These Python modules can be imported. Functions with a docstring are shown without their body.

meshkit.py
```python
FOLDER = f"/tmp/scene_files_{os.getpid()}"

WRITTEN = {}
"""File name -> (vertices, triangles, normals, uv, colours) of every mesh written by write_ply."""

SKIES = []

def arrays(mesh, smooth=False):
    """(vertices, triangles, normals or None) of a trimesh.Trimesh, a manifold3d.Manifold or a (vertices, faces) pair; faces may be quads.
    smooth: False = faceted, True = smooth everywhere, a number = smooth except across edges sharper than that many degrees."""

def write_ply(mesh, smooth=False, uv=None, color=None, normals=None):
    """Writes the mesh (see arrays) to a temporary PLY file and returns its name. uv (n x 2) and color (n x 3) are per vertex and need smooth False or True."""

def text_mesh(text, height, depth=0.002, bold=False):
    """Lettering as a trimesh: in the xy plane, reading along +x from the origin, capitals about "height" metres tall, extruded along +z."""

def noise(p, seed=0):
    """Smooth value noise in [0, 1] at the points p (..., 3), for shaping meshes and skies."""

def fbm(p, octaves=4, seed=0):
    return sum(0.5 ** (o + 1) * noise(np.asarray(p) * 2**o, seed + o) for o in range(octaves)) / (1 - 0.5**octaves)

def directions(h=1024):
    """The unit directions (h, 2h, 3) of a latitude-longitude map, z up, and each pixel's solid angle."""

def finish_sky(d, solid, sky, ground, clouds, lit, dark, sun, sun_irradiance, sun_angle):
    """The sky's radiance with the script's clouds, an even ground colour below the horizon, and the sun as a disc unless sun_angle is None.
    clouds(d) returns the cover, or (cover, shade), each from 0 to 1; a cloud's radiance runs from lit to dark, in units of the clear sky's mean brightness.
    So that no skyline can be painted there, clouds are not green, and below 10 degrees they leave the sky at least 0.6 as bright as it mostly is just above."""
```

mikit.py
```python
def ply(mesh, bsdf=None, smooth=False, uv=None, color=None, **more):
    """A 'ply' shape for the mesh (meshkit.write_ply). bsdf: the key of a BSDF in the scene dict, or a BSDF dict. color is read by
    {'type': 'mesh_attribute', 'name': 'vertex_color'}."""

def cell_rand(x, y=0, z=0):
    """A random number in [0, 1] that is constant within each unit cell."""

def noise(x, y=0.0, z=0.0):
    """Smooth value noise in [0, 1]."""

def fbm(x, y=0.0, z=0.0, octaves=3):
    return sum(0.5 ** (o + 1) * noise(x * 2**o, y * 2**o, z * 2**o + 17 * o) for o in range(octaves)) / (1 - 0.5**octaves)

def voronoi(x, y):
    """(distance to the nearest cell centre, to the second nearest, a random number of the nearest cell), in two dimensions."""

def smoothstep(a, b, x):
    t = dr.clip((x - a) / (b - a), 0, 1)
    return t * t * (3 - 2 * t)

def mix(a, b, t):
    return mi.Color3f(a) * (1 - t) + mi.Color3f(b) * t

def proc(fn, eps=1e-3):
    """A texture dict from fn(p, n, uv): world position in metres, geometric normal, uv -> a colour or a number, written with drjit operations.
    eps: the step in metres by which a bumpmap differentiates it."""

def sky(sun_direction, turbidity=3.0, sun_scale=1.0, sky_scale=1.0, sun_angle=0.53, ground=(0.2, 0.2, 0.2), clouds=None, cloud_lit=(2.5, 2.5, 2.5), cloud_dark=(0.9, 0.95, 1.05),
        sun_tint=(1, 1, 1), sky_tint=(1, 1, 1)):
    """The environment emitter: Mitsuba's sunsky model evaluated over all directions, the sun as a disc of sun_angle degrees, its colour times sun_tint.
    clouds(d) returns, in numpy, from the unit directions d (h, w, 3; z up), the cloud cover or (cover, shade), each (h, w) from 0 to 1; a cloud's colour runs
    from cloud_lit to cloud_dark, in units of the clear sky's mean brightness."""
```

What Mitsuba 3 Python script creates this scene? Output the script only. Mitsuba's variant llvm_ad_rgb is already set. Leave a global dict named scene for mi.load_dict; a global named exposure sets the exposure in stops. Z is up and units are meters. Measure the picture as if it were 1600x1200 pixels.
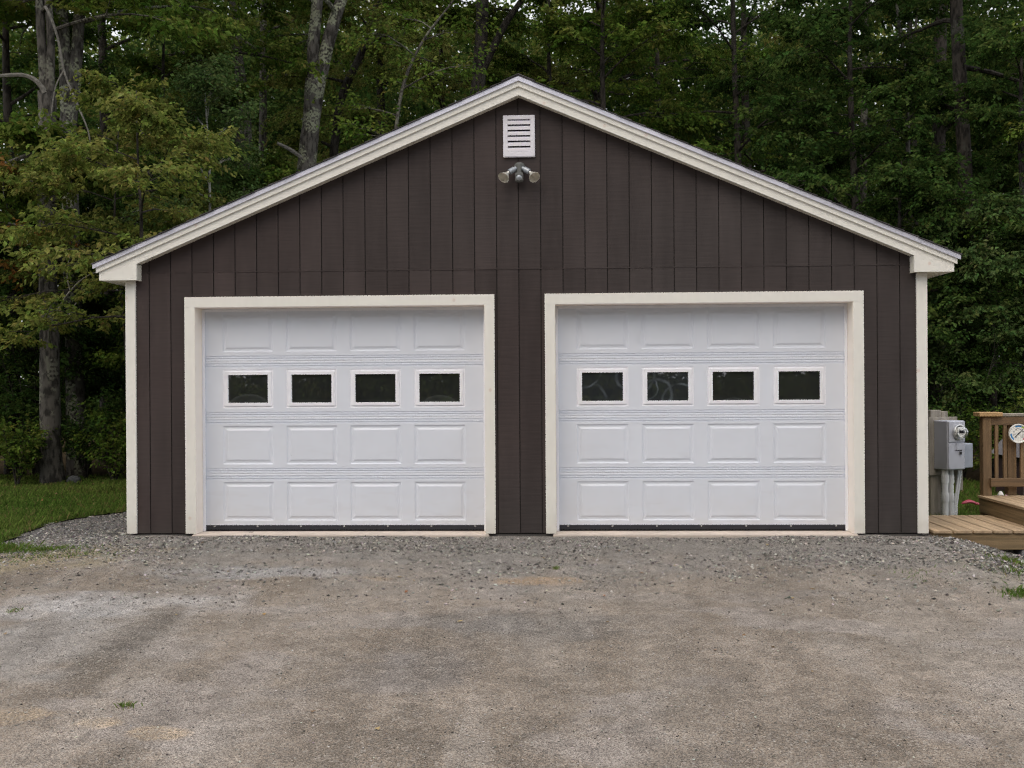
import math, numpy as np, trimesh, manifold3d as m3, mitsuba as mi, drjit as dr, mikit, meshkit
from shapely.geometry import Polygon, box as sbox
from shapely.ops import unary_union
from mikit import noise, fbm, voronoi, cell_rand, smoothstep, mix

T = mi.ScalarTransform4f
scene, labels = {}, {}

# ---------------------------------------------------------------- camera, sky, exposure
EYE = np.array([0.321, -9.714, 1.386])
YAW, PITCH, ROLL, FPX = 0.0412, -0.0008, -0.0063, 1650.0
_r = np.array([math.cos(YAW), math.sin(YAW), 0]); _f = np.array([-math.sin(YAW), math.cos(YAW), 0]); _u = np.array([0, 0, 1.0])
_f, _u = math.cos(PITCH) * _f + math.sin(PITCH) * _u, -math.sin(PITCH) * _f + math.cos(PITCH) * _u
_r, _u = math.cos(ROLL) * _r + math.sin(ROLL) * _u, -math.sin(ROLL) * _r + math.cos(ROLL) * _u
_m = np.eye(4); _m[:3, 0], _m[:3, 1], _m[:3, 2], _m[:3, 3] = -_r, _u, _f, EYE
scene['camera'] = {'type': 'thinlens', 'aperture_radius': 0.0036, 'focus_distance': 5.5, 'fov': 2 * math.degrees(math.atan(800 / FPX)), 'fov_axis': 'x', 'near_clip': 0.05, 'far_clip': 600.0,
                   'to_world': T(_m.tolist())}
scene['sky'] = mikit.sky([-0.25, -0.62, 0.75], turbidity=4, sun_scale=0.16, sun_angle=40, clouds=lambda d: 1.0, cloud_lit=(2.4, 2.45, 2.6), ground=(0.13, 0.13, 0.1))
exposure = 2.46

# ---------------------------------------------------------------- helpers
def put(key, mesh, bsdf, label=None, category=None, group=None, kind=None, smooth=False, color=None, **more):
    k, n = key, 0
    while k in scene:
        n += 1; k = f'{key}_{n:03d}'
    scene[k] = mikit.ply(mesh, bsdf, smooth=smooth, color=color, **more)
    tell(k, label, category, group, kind)
    return k

def tell(k, label=None, category=None, group=None, kind=None):
    d = {a: b for a, b in (('label', label), ('category', category), ('group', group), ('kind', kind)) if b}
    if d: labels[k] = d

def fresh(name):
    k, n = name, 0
    while k in labels or any(s == k or s.startswith(k + '__') for s in scene):
        n += 1; k = f'{name}_{n:03d}'
    return k

_cb = None
def cbox(x0, x1, y0, y1, z0, z1, c=0.0):
    """box with chamfered edges"""
    if c <= 0:
        b = trimesh.creation.box([x1 - x0, y1 - y0, z1 - z0]); b.apply_translation([(x0 + x1) / 2, (y0 + y1) / 2, (z0 + z1) / 2]); return b
    global _cb
    s = np.array([[a, b, d] for a in (-1, 1) for b in (-1, 1) for d in (-1, 1)], float)
    if _cb is None:
        pts = np.vstack([s * [1, .8, .8], s * [.8, 1, .8], s * [.8, .8, 1]])
        from scipy.spatial import ConvexHull
        ch = ConvexHull(pts); f = ch.simplices.copy()
        for i, t in enumerate(f):
            n = np.cross(pts[t[1]] - pts[t[0]], pts[t[2]] - pts[t[0]])
            if n @ pts[t].mean(0) < 0: f[i] = t[::-1]
        _cb = f
    hx, hy, hz = (x1 - x0) / 2, (y1 - y0) / 2, (z1 - z0) / 2
    c = min(c, hx * .8, hy * .8, hz * .8)
    pts = np.vstack([s * [hx, hy - c, hz - c], s * [hx - c, hy, hz - c], s * [hx - c, hy - c, hz]]) + [(x0 + x1) / 2, (y0 + y1) / 2, (z0 + z1) / 2]
    return trimesh.Trimesh(pts, _cb, process=False)

def cat(ms): return trimesh.util.concatenate(ms)

def prism_y(poly, y0, y1):
    """shapely polygon in (x, z) extruded along y"""
    out = []
    for g in getattr(poly, 'geoms', [poly]):
        if g.area < 1e-5: continue
        m = trimesh.creation.extrude_polygon(g, y1 - y0, engine='earcut')
        v = m.vertices.copy()
        m = trimesh.Trimesh(np.stack([v[:, 0], y0 + v[:, 2], v[:, 1]], 1), m.faces[:, ::-1], process=False)
        out.append(m)
    return cat(out)

def prism_x(poly, x0, x1):
    """shapely polygon in (y, z) extruded along x"""
    m = trimesh.creation.extrude_polygon(poly, x1 - x0, engine='earcut'); v = m.vertices
    return trimesh.Trimesh(np.stack([x0 + v[:, 2], v[:, 0], v[:, 1]], 1), m.faces, process=False)

def lathe(profile, origin, axis, n=20):
    """profile [(radius, along)], turned about axis"""
    m = trimesh.creation.revolve(np.array(profile, float), sections=n)
    m.apply_transform(trimesh.geometry.align_vectors([0, 0, 1], np.array(axis, float) / np.linalg.norm(axis)))
    m.apply_translation(origin)
    if m.is_watertight and m.volume < 0: m.invert()
    return m

def tube(points, radii, sides=8, rough=0.0, seed=0, cap=True):
    p = np.asarray(points, float); r = np.broadcast_to(np.asarray(radii, float), (len(p),))
    t = np.gradient(p, axis=0); t /= np.linalg.norm(t, axis=1, keepdims=True) + 1e-12
    ref = np.array([1.0, 0, 0]) if abs(t[:, 0]).mean() < 0.7 else np.array([0, 0, 1.0])
    a = np.cross(t, ref); a /= np.linalg.norm(a, axis=1, keepdims=True) + 1e-12
    b = np.cross(t, a); ang = np.arange(sides) * 2 * np.pi / sides
    d = np.cos(ang)[None, :, None] * a[:, None] + np.sin(ang)[None, :, None] * b[:, None]
    rr = np.repeat(r[:, None], sides, 1)
    v = p[:, None] + rr[..., None] * d
    if rough:
        rr = rr * (1 + rough * (meshkit.fbm(v * [9, 9, 3.0], 3, seed) - 0.5) * 2)
        v = p[:, None] + rr[..., None] * d
    i, j = np.meshgrid(np.arange(len(p) - 1), np.arange(sides), indexing='ij')
    q = np.stack([i * sides + j, i * sides + (j + 1) % sides, (i + 1) * sides + (j + 1) % sides, (i + 1) * sides + j], -1).reshape(-1, 4)
    f = np.vstack([q[:, [0, 1, 2]], q[:, [0, 2, 3]]])
    v = v.reshape(-1, 3)
    if cap:
        n0 = len(v); v = np.vstack([v, p[:1], p[-1:]]); k = np.arange(sides); e = (len(p) - 1) * sides
        f = np.vstack([f, np.stack([np.full(sides, n0), (k + 1) % sides, k], 1), np.stack([np.full(sides, n0 + 1), e + k, e + (k + 1) % sides], 1)])
    return trimesh.Trimesh(v, f, process=False)

def refine(pts, radii, step):
    """smooth resampled polyline"""
    from scipy.interpolate import PchipInterpolator
    p = np.asarray(pts, float); s = np.r_[0, np.cumsum(np.linalg.norm(np.diff(p, axis=0), axis=1))]
    n = max(3, int(s[-1] / step) + 1); t = np.linspace(0, s[-1], n)
    return np.stack([PchipInterpolator(s, p[:, k])(t) for k in range(3)], 1), np.interp(t, s, np.broadcast_to(radii, (len(p),)))

def mat(name, **kw): scene[name] = kw; return name
def rgb(*c): return {'type': 'rgb', 'value': list(c)}
VC = {'type': 'mesh_attribute', 'name': 'vertex_color'}
C3 = mi.Color3f

# ---------------------------------------------------------------- materials
def siding_col(p, n, uv):
    k = dr.floor((p.x + 0.01) / 0.2032)
    t = 0.82 + 0.26 * cell_rand(k, dr.floor(p.z / 2.437), 3)
    streak = fbm(p.x * 9, p.y * 3, p.z * 1.3)
    saw = noise(p.x * 7 + 31 * k, p.y * 5, p.z * 210)
    fade = smoothstep(1.6, 0.0, p.z)
    c = mix((0.0465, 0.0335, 0.032), (0.050, 0.0425, 0.0415), dr.clip(fbm(p.x * .7, 0.0, p.z * .7 + 4) * 0.9 + fade * 0.3 + p.x * .09, 0, 1))
    dust = smoothstep(0.35, 0.0, p.z + 0.2 * noise(p.x * 6, 1.0, p.z * 4)) * 0.35
    c = mix(c, (0.06, 0.055, 0.05), dust)
    return c * t * (0.8 + 0.4 * streak) * (0.86 + 0.28 * saw)
def siding_bump(p, n, uv): return noise(p.x * 5, 3.0, p.z * 190) * 0.6 + noise(p.x * 90, 3.0, p.z * 90) * 0.4
mat('siding', type='bumpmap', nested={'type': 'principled', 'base_color': mikit.proc(siding_col), 'roughness': 0.66, 'specular': 0.2}, bump={**mikit.proc(siding_bump, eps=2e-3)}, scale=0.0012)

def trim_col(p, n, uv):
    d, _, r = voronoi(p.x * 2.3 + p.y * 2.3, p.z * 1.9)
    knot = smoothstep(0.042, 0.018, d) * dr.select(r > 0.25, 1.0, 0.0)
    grain = fbm(p.x * 50 + p.y * 40, 2.0, p.z * 6)
    dirt = smoothstep(0.25, 0.0, p.z) * fbm(p.x * 12, p.y * 12, p.z * 12)
    c = C3(0.715, 0.705, 0.655) * (0.965 + 0.05 * grain)
    c = mix(c, (0.62, 0.47, 0.40), knot * 0.55)
    return mix(c, (0.40, 0.34, 0.27), dirt * 0.45)
mat('trim', type='principled', base_color=mikit.proc(trim_col), roughness=0.5, specular=0.4)
def door_col(p, n, uv):
    dirt = smoothstep(0.5, 0.0, p.z) * fbm(p.x * 7, 1.0, p.z * 11)
    c = C3(0.63, 0.665, 0.735) * (0.97 + 0.05 * fbm(p.x * 3, 1.0, p.z * 3))
    scuff = smoothstep(0.64, 0.72, fbm(p.x * 4, 2.0, p.z * 14)) * smoothstep(1.6, 0.2, p.z)
    return mix(mix(c, (0.5, 0.46, 0.42), dirt * 0.30), (0.45, 0.44, 0.45), scuff * 0.07)
def door_bump(p, n, uv): return noise(p.x * 22, 1.0, p.z * 240) * 0.6 + noise(p.x * 60, 3.0, p.z * 300) * 0.4
mat('door_paint', type='bumpmap', nested={'type': 'principled', 'base_color': mikit.proc(door_col), 'roughness': 0.42, 'specular': 0.5}, bump=mikit.proc(door_bump, eps=1.5e-3), scale=0.00025)
mat('window_vinyl', type='principled', base_color=rgb(0.76, 0.77, 0.82), roughness=0.35, specular=0.5)
mat('jamb', type='principled', base_color=rgb(0.80, 0.74, 0.66), roughness=0.5)
mat('drip_metal', type='principled', base_color=mikit.proc(lambda p, n, uv: C3(0.60, 0.60, 0.68) * (0.85 + 0.3 * fbm(p.x * 2.5, p.y * 8, p.z * 5))), roughness=0.33, metallic=0.35)
mat('soffit', type='principled', base_color=rgb(0.62, 0.60, 0.52), roughness=0.6)
mat('rubber', type='principled', base_color=rgb(0.018, 0.019, 0.026), roughness=0.5)
mat('bolt_metal', type='principled', base_color=rgb(0.7, 0.7, 0.68), roughness=0.3, metallic=0.8)
mat('shingle', type='twosided', nested={'type': 'principled', 'base_color': mikit.proc(lambda p, n, uv: C3(0.055, 0.052, 0.055) * (0.6 + 0.8 * cell_rand(dr.floor(p.y * 3.3), dr.floor(p.x * 7), 1)) * (0.7 + 0.6 * noise(p.x * 150, p.y * 150, p.z * 150))), 'roughness': 0.85})
mat('wall_plain', type='principled', base_color=rgb(0.02, 0.016, 0.015), roughness=0.8)
mat('interior', type='twosided', nested={'type': 'diffuse', 'reflectance': rgb(0.12, 0.10, 0.08)})
def concrete_col(p, n, uv):
    return mix((0.50, 0.43, 0.37), (0.36, 0.32, 0.28), fbm(p.x * 8, p.y * 8, p.z * 8)) * (0.9 + 0.2 * noise(p.x * 120, p.y * 120, p.z * 120))
mat('concrete', type='principled', base_color=mikit.proc(concrete_col), roughness=0.8)
mat('foundation_concrete', type='principled', base_color=mikit.proc(lambda p, n, uv: mix((0.10, 0.095, 0.09), (0.06, 0.055, 0.05), fbm(p.x * 9, p.y * 9, p.z * 9))), roughness=0.9)
mat('glass', type='thindielectric', int_ior=1.9)
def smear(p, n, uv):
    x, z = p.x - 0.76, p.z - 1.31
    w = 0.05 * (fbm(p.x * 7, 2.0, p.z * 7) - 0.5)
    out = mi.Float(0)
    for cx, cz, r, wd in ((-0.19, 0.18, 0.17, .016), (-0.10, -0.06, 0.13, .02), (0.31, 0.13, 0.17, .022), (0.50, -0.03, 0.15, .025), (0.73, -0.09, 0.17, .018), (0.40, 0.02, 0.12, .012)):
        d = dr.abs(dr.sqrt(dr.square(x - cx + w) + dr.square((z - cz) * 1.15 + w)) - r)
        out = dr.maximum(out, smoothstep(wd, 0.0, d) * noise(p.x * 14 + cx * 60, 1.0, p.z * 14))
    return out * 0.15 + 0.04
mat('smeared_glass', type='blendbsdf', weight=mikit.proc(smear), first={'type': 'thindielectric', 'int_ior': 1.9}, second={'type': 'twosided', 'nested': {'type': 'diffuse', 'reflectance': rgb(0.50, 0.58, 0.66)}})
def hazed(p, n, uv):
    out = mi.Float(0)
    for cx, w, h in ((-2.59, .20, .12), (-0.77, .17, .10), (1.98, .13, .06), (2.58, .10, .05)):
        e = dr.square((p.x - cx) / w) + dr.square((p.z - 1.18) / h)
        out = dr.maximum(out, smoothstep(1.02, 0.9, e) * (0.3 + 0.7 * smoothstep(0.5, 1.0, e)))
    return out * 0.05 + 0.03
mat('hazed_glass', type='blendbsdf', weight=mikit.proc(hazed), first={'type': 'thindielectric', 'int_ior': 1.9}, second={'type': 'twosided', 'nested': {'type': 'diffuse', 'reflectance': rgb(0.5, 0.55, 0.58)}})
mat('vent_plastic', type='principled', base_color=rgb(0.66, 0.65, 0.70), roughness=0.45)
mat('lamp_bronze', type='principled', base_color=rgb(0.10, 0.105, 0.10), roughness=0.5)
mat('lamp_grey', type='principled', base_color=rgb(0.30, 0.33, 0.36), roughness=0.35, metallic=0.4)
mat('reflector', type='twosided', nested={'type': 'principled', 'base_color': rgb(0.75, 0.73, 0.65), 'roughness': 0.3, 'metallic': 0.6})
mat('bulb_glass', type='dielectric', int_ior=1.5)

def wood(a, b, sc):
    def f(p, n, uv):
        g = fbm(p.x * sc[0], p.y * sc[1], p.z * sc[2], 4)
        fine = noise(p.x * sc[0] * 6, p.y * sc[1] * 6, p.z * sc[2] * 6)
        blot = fbm(p.x * 2.2, p.y * 2.2, p.z * 2.2)
        return mix(a, b, smoothstep(0.3, 0.7, g)) * (0.8 + 0.22 * fine + 0.2 * blot)
    return f
mat('deck_top_wood', type='principled', base_color=mikit.proc(wood((0.345, 0.25, 0.155), (0.235, 0.17, 0.105), (38, 1.6, 30))), roughness=0.75)
mat('deck_side_wood', type='principled', base_color=mikit.proc(wood((0.215, 0.150, 0.078), (0.145, 0.102, 0.054), (1.8, 1.8, 42))), roughness=0.75)
mat('post_wood', type='principled', base_color=mikit.proc(wood((0.205, 0.130, 0.066), (0.13, 0.084, 0.044), (42, 42, 1.7))), roughness=0.75)
mat('rail_wood', type='principled', base_color=mikit.proc(wood((0.17, 0.105, 0.052), (0.11, 0.07, 0.038), (1.7, 30, 42))), roughness=0.75)
mat('cap_wood', type='principled', base_color=mikit.proc(wood((0.50, 0.33, 0.16), (0.38, 0.24, 0.11), (2, 30, 42))), roughness=0.7)
mat('weathered_wood', type='principled', base_color=mikit.proc(wood((0.33, 0.30, 0.25), (0.22, 0.20, 0.17), (25, 25, 3))), roughness=0.8)
mat('block', type='principled', base_color=mikit.proc(lambda p, n, uv: C3(0.17, 0.175, 0.19) * (0.75 + 0.5 * noise(p.x * 90, p.y * 90, p.z * 90))), roughness=0.9)
mat('meter_paint', type='principled', base_color=mikit.proc(lambda p, n, uv: C3(0.46, 0.475, 0.53) * (0.88 + 0.2 * fbm(p.x * 9, p.y * 9, p.z * 5))), roughness=0.42, metallic=0.15)
mat('breaker_paint', type='principled', base_color=mikit.proc(lambda p, n, uv: C3(0.30, 0.33, 0.385) * (0.9 + 0.2 * fbm(p.x * 9, p.y * 9, p.z * 5))), roughness=0.5)
mat('conduit', type='principled', base_color=mikit.proc(lambda p, n, uv: C3(0.60, 0.61, 0.62) * (0.8 + 0.35 * fbm(p.x * 12, p.y * 12, p.z * 6))), roughness=0.5)
mat('dark_metal', type='principled', base_color=rgb(0.06, 0.06, 0.065), roughness=0.45, metallic=0.5)
mat('dial_face', type='principled', base_color=rgb(0.74, 0.75, 0.72), roughness=0.4)
for nm, c in (('print_black', (.02, .02, .025)), ('print_blue', (.05, .22, .5)), ('print_green', (.35, .5, .10)), ('print_yellow', (.66, .58, .08)), ('print_red', (.5, .03, .05))):
    mat(nm, type='diffuse', reflectance=rgb(*c))
mat('pink_plastic', type='principled', base_color=rgb(0.42, 0.07, 0.11), roughness=0.4)
mat('pale_pink_plastic', type='principled', base_color=rgb(0.58, 0.36, 0.42), roughness=0.4)
mat('white_plastic', type='principled', base_color=rgb(0.6, 0.58, 0.55), roughness=0.4)
mat('shed_grey', type='principled', base_color=rgb(0.155, 0.15, 0.16), roughness=0.7)
mat('shed_dark', type='principled', base_color=rgb(0.05, 0.03, 0.032), roughness=0.7)
mat('rock_grey', type='principled', base_color=mikit.proc(lambda p, n, uv: C3(0.07, 0.075, 0.08) * (0.6 + 0.8 * fbm(p.x * 14, p.y * 14, p.z * 14))), roughness=0.9)

def bark(light, dark, lich, amount):
    def f(p, n, uv):
        g = fbm(p.x * 26, p.y * 26, p.z * 7, 4)
        c = mix(dark, light, smoothstep(0.32, 0.62, g))
        s = fbm(p.x * 5 + 9, p.y * 5, p.z * 3.0)
        return mix(c, lich, smoothstep(0.62 - amount, 0.70 - amount, s) * smoothstep(0.35, 0.6, noise(p.x * 40, p.y * 40, p.z * 30)))
    return f
mat('bark_grey', type='principled', base_color=mikit.proc(bark((0.10, 0.092, 0.082), (0.028, 0.026, 0.023), (0.15, 0.15, 0.12), 0.08)), roughness=0.9, specular=0.2)
mat('bark_lichen', type='principled', base_color=mikit.proc(bark((0.105, 0.098, 0.088), (0.034, 0.031, 0.027), (0.24, 0.255, 0.18), 0.15)), roughness=0.9, specular=0.2)
mat('bark_dark', type='principled', base_color=mikit.proc(bark((0.048, 0.042, 0.036), (0.016, 0.014, 0.012), (0.06, 0.06, 0.05), 0.0)), roughness=0.9, specular=0.2)
mat('bark_birch', type='principled', base_color=mikit.proc(lambda p, n, uv: mix((0.30, 0.295, 0.27), (0.04, 0.04, 0.04), smoothstep(0.55, 0.7, fbm(p.x * 6, p.y * 6, p.z * 22)))), roughness=0.7)
mat('dead_wood', type='principled', base_color=mikit.proc(lambda p, n, uv: C3(0.17, 0.162, 0.145) * (0.5 + fbm(p.x * 20, p.y * 20, p.z * 20))), roughness=0.9, specular=0.2)
mat('leaf', type='principledthin', base_color=VC, roughness=0.5, diff_trans=0.75, spec_trans=0.0, eta=1.4)
mat('grass_blade', type='principledthin', base_color=VC, roughness=0.6, diff_trans=0.6, spec_trans=0.0, eta=1.35)
mat('stone', type='diffuse', reflectance=VC)
mat('dead_leaf', type='twosided', nested={'type': 'diffuse', 'reflectance': VC})
mat('soil', type='diffuse', reflectance=mikit.proc(lambda p, n, uv: mix((0.035, 0.03, 0.02), (0.07, 0.05, 0.03), fbm(p.x * 3, p.y * 3, 0.0)) * (0.7 + 0.6 * noise(p.x * 40, p.y * 40, 0.0))))
mat('turf', type='diffuse', reflectance=mikit.proc(lambda p, n, uv: mix((0.045, 0.075, 0.018), (0.085, 0.095, 0.03), fbm(p.x * 4, p.y * 4, 0.0)) * (0.6 + 0.8 * noise(p.x * 60, p.y * 60, 0.0))))

def blob(p, cx, cy, rx, ry, ang=0.0, soft=0.6):
    """a patch with a ragged edge: 1 inside, 0 outside"""
    c, s = math.cos(ang), math.sin(ang)
    dx, dy = p.x - cx, p.y - cy
    u, v = (c * dx + s * dy) / rx, (-s * dx + c * dy) / ry
    w = (fbm(p.x * 4.5 + cx * 7, p.y * 4.5, 1.0) - 0.5) * 1.1
    return smoothstep(1.0 + soft * .5, 1.0 - soft, dr.sqrt(u * u + v * v) + w)
def drive_col(p, n, uv):
    big = fbm(p.x * 0.8, p.y * 1.1, 3.0)
    mid = fbm(p.x * 3.2, p.y * 4.5, 5.0)
    small = fbm(p.x * 13, p.y * 13, 7.0)
    # brown fines, greyer crushed stone near the building
    c = mix((0.195, 0.162, 0.130), (0.255, 0.215, 0.178), smoothstep(0.35, 0.65, big))
    c = mix(c, (0.16, 0.135, 0.11), smoothstep(0.52, 0.70, mid) * 0.55)
    c = mix(c, (0.29, 0.26, 0.24), smoothstep(0.54, 0.72, fbm(p.x * 1.9 + 7, p.y * 2.6, 9.0)) * 0.55)
    edge = p.y + (fbm(p.x * 1.6, 2.0, 0.0) - 0.5) * 1.5
    band = smoothstep(-2.3, -0.3, edge + (mid - .5) * 1.4)
    c = mix(c, mix((0.15, 0.143, 0.136), (0.215, 0.205, 0.192), mid), band * 0.85)
    c = mix(c, (0.10, 0.10, 0.105), smoothstep(-0.6, 0.5, p.y + (mid - .5)) * smoothstep(-3.4, -4.0, p.x))
    c = mix(c, (0.40, 0.385, 0.375), blob(p, -2.8, -2.6, 0.85, 0.42, 0.3) * 0.85)
    c = mix(c, (0.33, 0.325, 0.325), blob(p, -1.95, -1.5, 0.9, 0.22) * 0.7)
    c = mix(c, (0.30, 0.295, 0.29), blob(p, -2.75, -3.5, 0.6, 0.8, 0.4) * 0.6)
    c = mix(c, (0.11, 0.095, 0.078), blob(p, -2.25, -3.45, 0.2, 0.95, 0.1) * 0.75)
    c = mix(c, (0.11, 0.105, 0.10), blob(p, 0.15, -3.1, 0.75, 0.35) * 0.6)
    c = mix(c, (0.13, 0.12, 0.115), blob(p, -0.45, -3.9, 0.35, 0.5) * 0.55)
    c = mix(c, (0.33, 0.215, 0.115), blob(p, 0.2, -1.85, 0.34, 0.11) * 0.6)
    c = mix(c, (0.30, 0.20, 0.11), blob(p, -1.05, -1.75, 0.12, 0.05) * 0.6)
    for cx, cy, rx, ry in ((-2.25, -4.80, .27, .13), (-1.80, -4.93, .15, .10), (-1.46, -5.03, .17, .08)):
        c = mix(c, (0.42, 0.33, 0.235), blob(p, cx, cy, rx, ry, 0, .4) * 0.75)
    c = mix(c, (0.29, 0.235, 0.13), blob(p, -4.2, -0.9, 1.0, 0.55) * 0.7)
    c = mix(c, (0.15, 0.14, 0.10), blob(p, 3.9, -1.6, 0.5, 0.9) * 0.5)
    streak = fbm(p.x * 3.4 + 0.15 * p.y, p.y * 0.55, 11.0)
    c = mix(c, (0.125, 0.105, 0.085), smoothstep(0.50, 0.72, streak) * (1 - band) * 0.36)
    c = mix(c, (0.31, 0.28, 0.25), smoothstep(0.48, 0.28, streak) * (1 - band) * 0.32)
    # tyre tracks, lighter and packed
    for tx in (-2.3, -0.9, 1.1, 2.6):
        d = dr.abs(p.x - tx - 0.04 * p.y - 0.2 * (noise(p.y * .7, tx + 9, 0.0) - .5))
        c = mix(c, (0.27, 0.235, 0.20), smoothstep(0.26, 0.05, d) * (1 - band) * 0.30)
    # pebbles in the surface
    d1, e1, r1 = voronoi(p.x * 105, p.y * 105)
    d2, e2, r2 = voronoi(p.x * 190 + 5, p.y * 190)
    amt = 1.05 + 0.3 * band
    c = c * (1 + amt * (r2 - 0.5) * 1.0) * (0.72 + 0.5 * smoothstep(0.0, 0.25, e2 - d2))
    stone = dr.select(r1 > 0.62 - 0.2 * band, 1.0, 0.0) * smoothstep(0.04, 0.16, e1 - d1)
    c = mix(c, C3(0.33, 0.305, 0.275) * (0.25 + 1.05 * cell_rand(r1 * 9999, 3)), stone * 0.65)
    return c * (0.70 + 0.48 * small)
def drive_bump(p, n, uv):
    d1, e1, r1 = voronoi(p.x * 105, p.y * 105)
    return smoothstep(0.0, 0.3, e1 - d1) * r1 * .9 + 1.4 * fbm(p.x * 16, p.y * 16, 0.0)
mat('driveway_gravel', type='bumpmap', nested={'type': 'diffuse', 'reflectance': mikit.proc(drive_col)}, bump=mikit.proc(drive_bump, eps=3e-3), scale=0.006)

# ---------------------------------------------------------------- terrain
def sstep(a, b, x):
    t = np.clip((x - a) / (b - a), 0, 1); return t * t * (3 - 2 * t)
def H(x, y):
    x, y = np.asarray(x, float), np.asarray(y, float)
    z = -0.022 - 0.026 * np.clip(-y, 0, 30) - 0.03 * sstep(0, -2, y)
    z = z - 0.17 * sstep(3.75, 4.6, x) * sstep(-3.5, -0.6, y) - 0.08 * sstep(4.0, 5.2, x) * sstep(-0.3, 0.3, y)
    z = z - 0.05 * sstep(-3.6, -5.2, x)
    z = z + 0.20 * sstep(6, 20, y)
    return z + 0.03 * (meshkit.fbm(np.stack([x * .55, y * .55, 0 * x], -1), 3, 5) - 0.5)
def micro(x, y):
    return 0.035 * (meshkit.fbm(np.stack([x * 1.7, y * 1.7, 0 * x], -1), 2, 8) - 0.5) + 0.02 * (meshkit.fbm(np.stack([x * 9, y * 9, 0 * x], -1), 3, 9) - 0.5)
def sheet(xs, ys, dz, keep=None, fn=H):
    X, Y = np.meshgrid(xs, ys, indexing='ij'); Z = fn(X, Y) + dz
    v = np.stack([X, Y, Z], -1).reshape(-1, 3); n = len(ys)
    i, j = np.meshgrid(np.arange(len(xs) - 1), np.arange(n - 1), indexing='ij')
    a = (i * n + j).ravel(); q = np.stack([a, a + n, a + n + 1, a + 1], 1)
    if keep is not None:
        c = v[q].mean(1); q = q[keep(c[:, 0], c[:, 1])]
    f = np.vstack([q[:, [0, 1, 2]], q[:, [0, 2, 3]]])
    m = trimesh.Trimesh(v, f, process=False); m.remove_unreferenced_vertices(); return m
import shapely
rng = np.random.default_rng(7)
LAWN_EDGE = [(-4.42, 9), (-4.46, 3.0), (-4.58, 2.09), (-4.82, 1.88), (-4.97, 1.44), (-5.08, 1.06), (-4.95, .24), (-4.85, -.1), (-5.3, -.45), (-7.5, -.7), (-40, -.9)]
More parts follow.
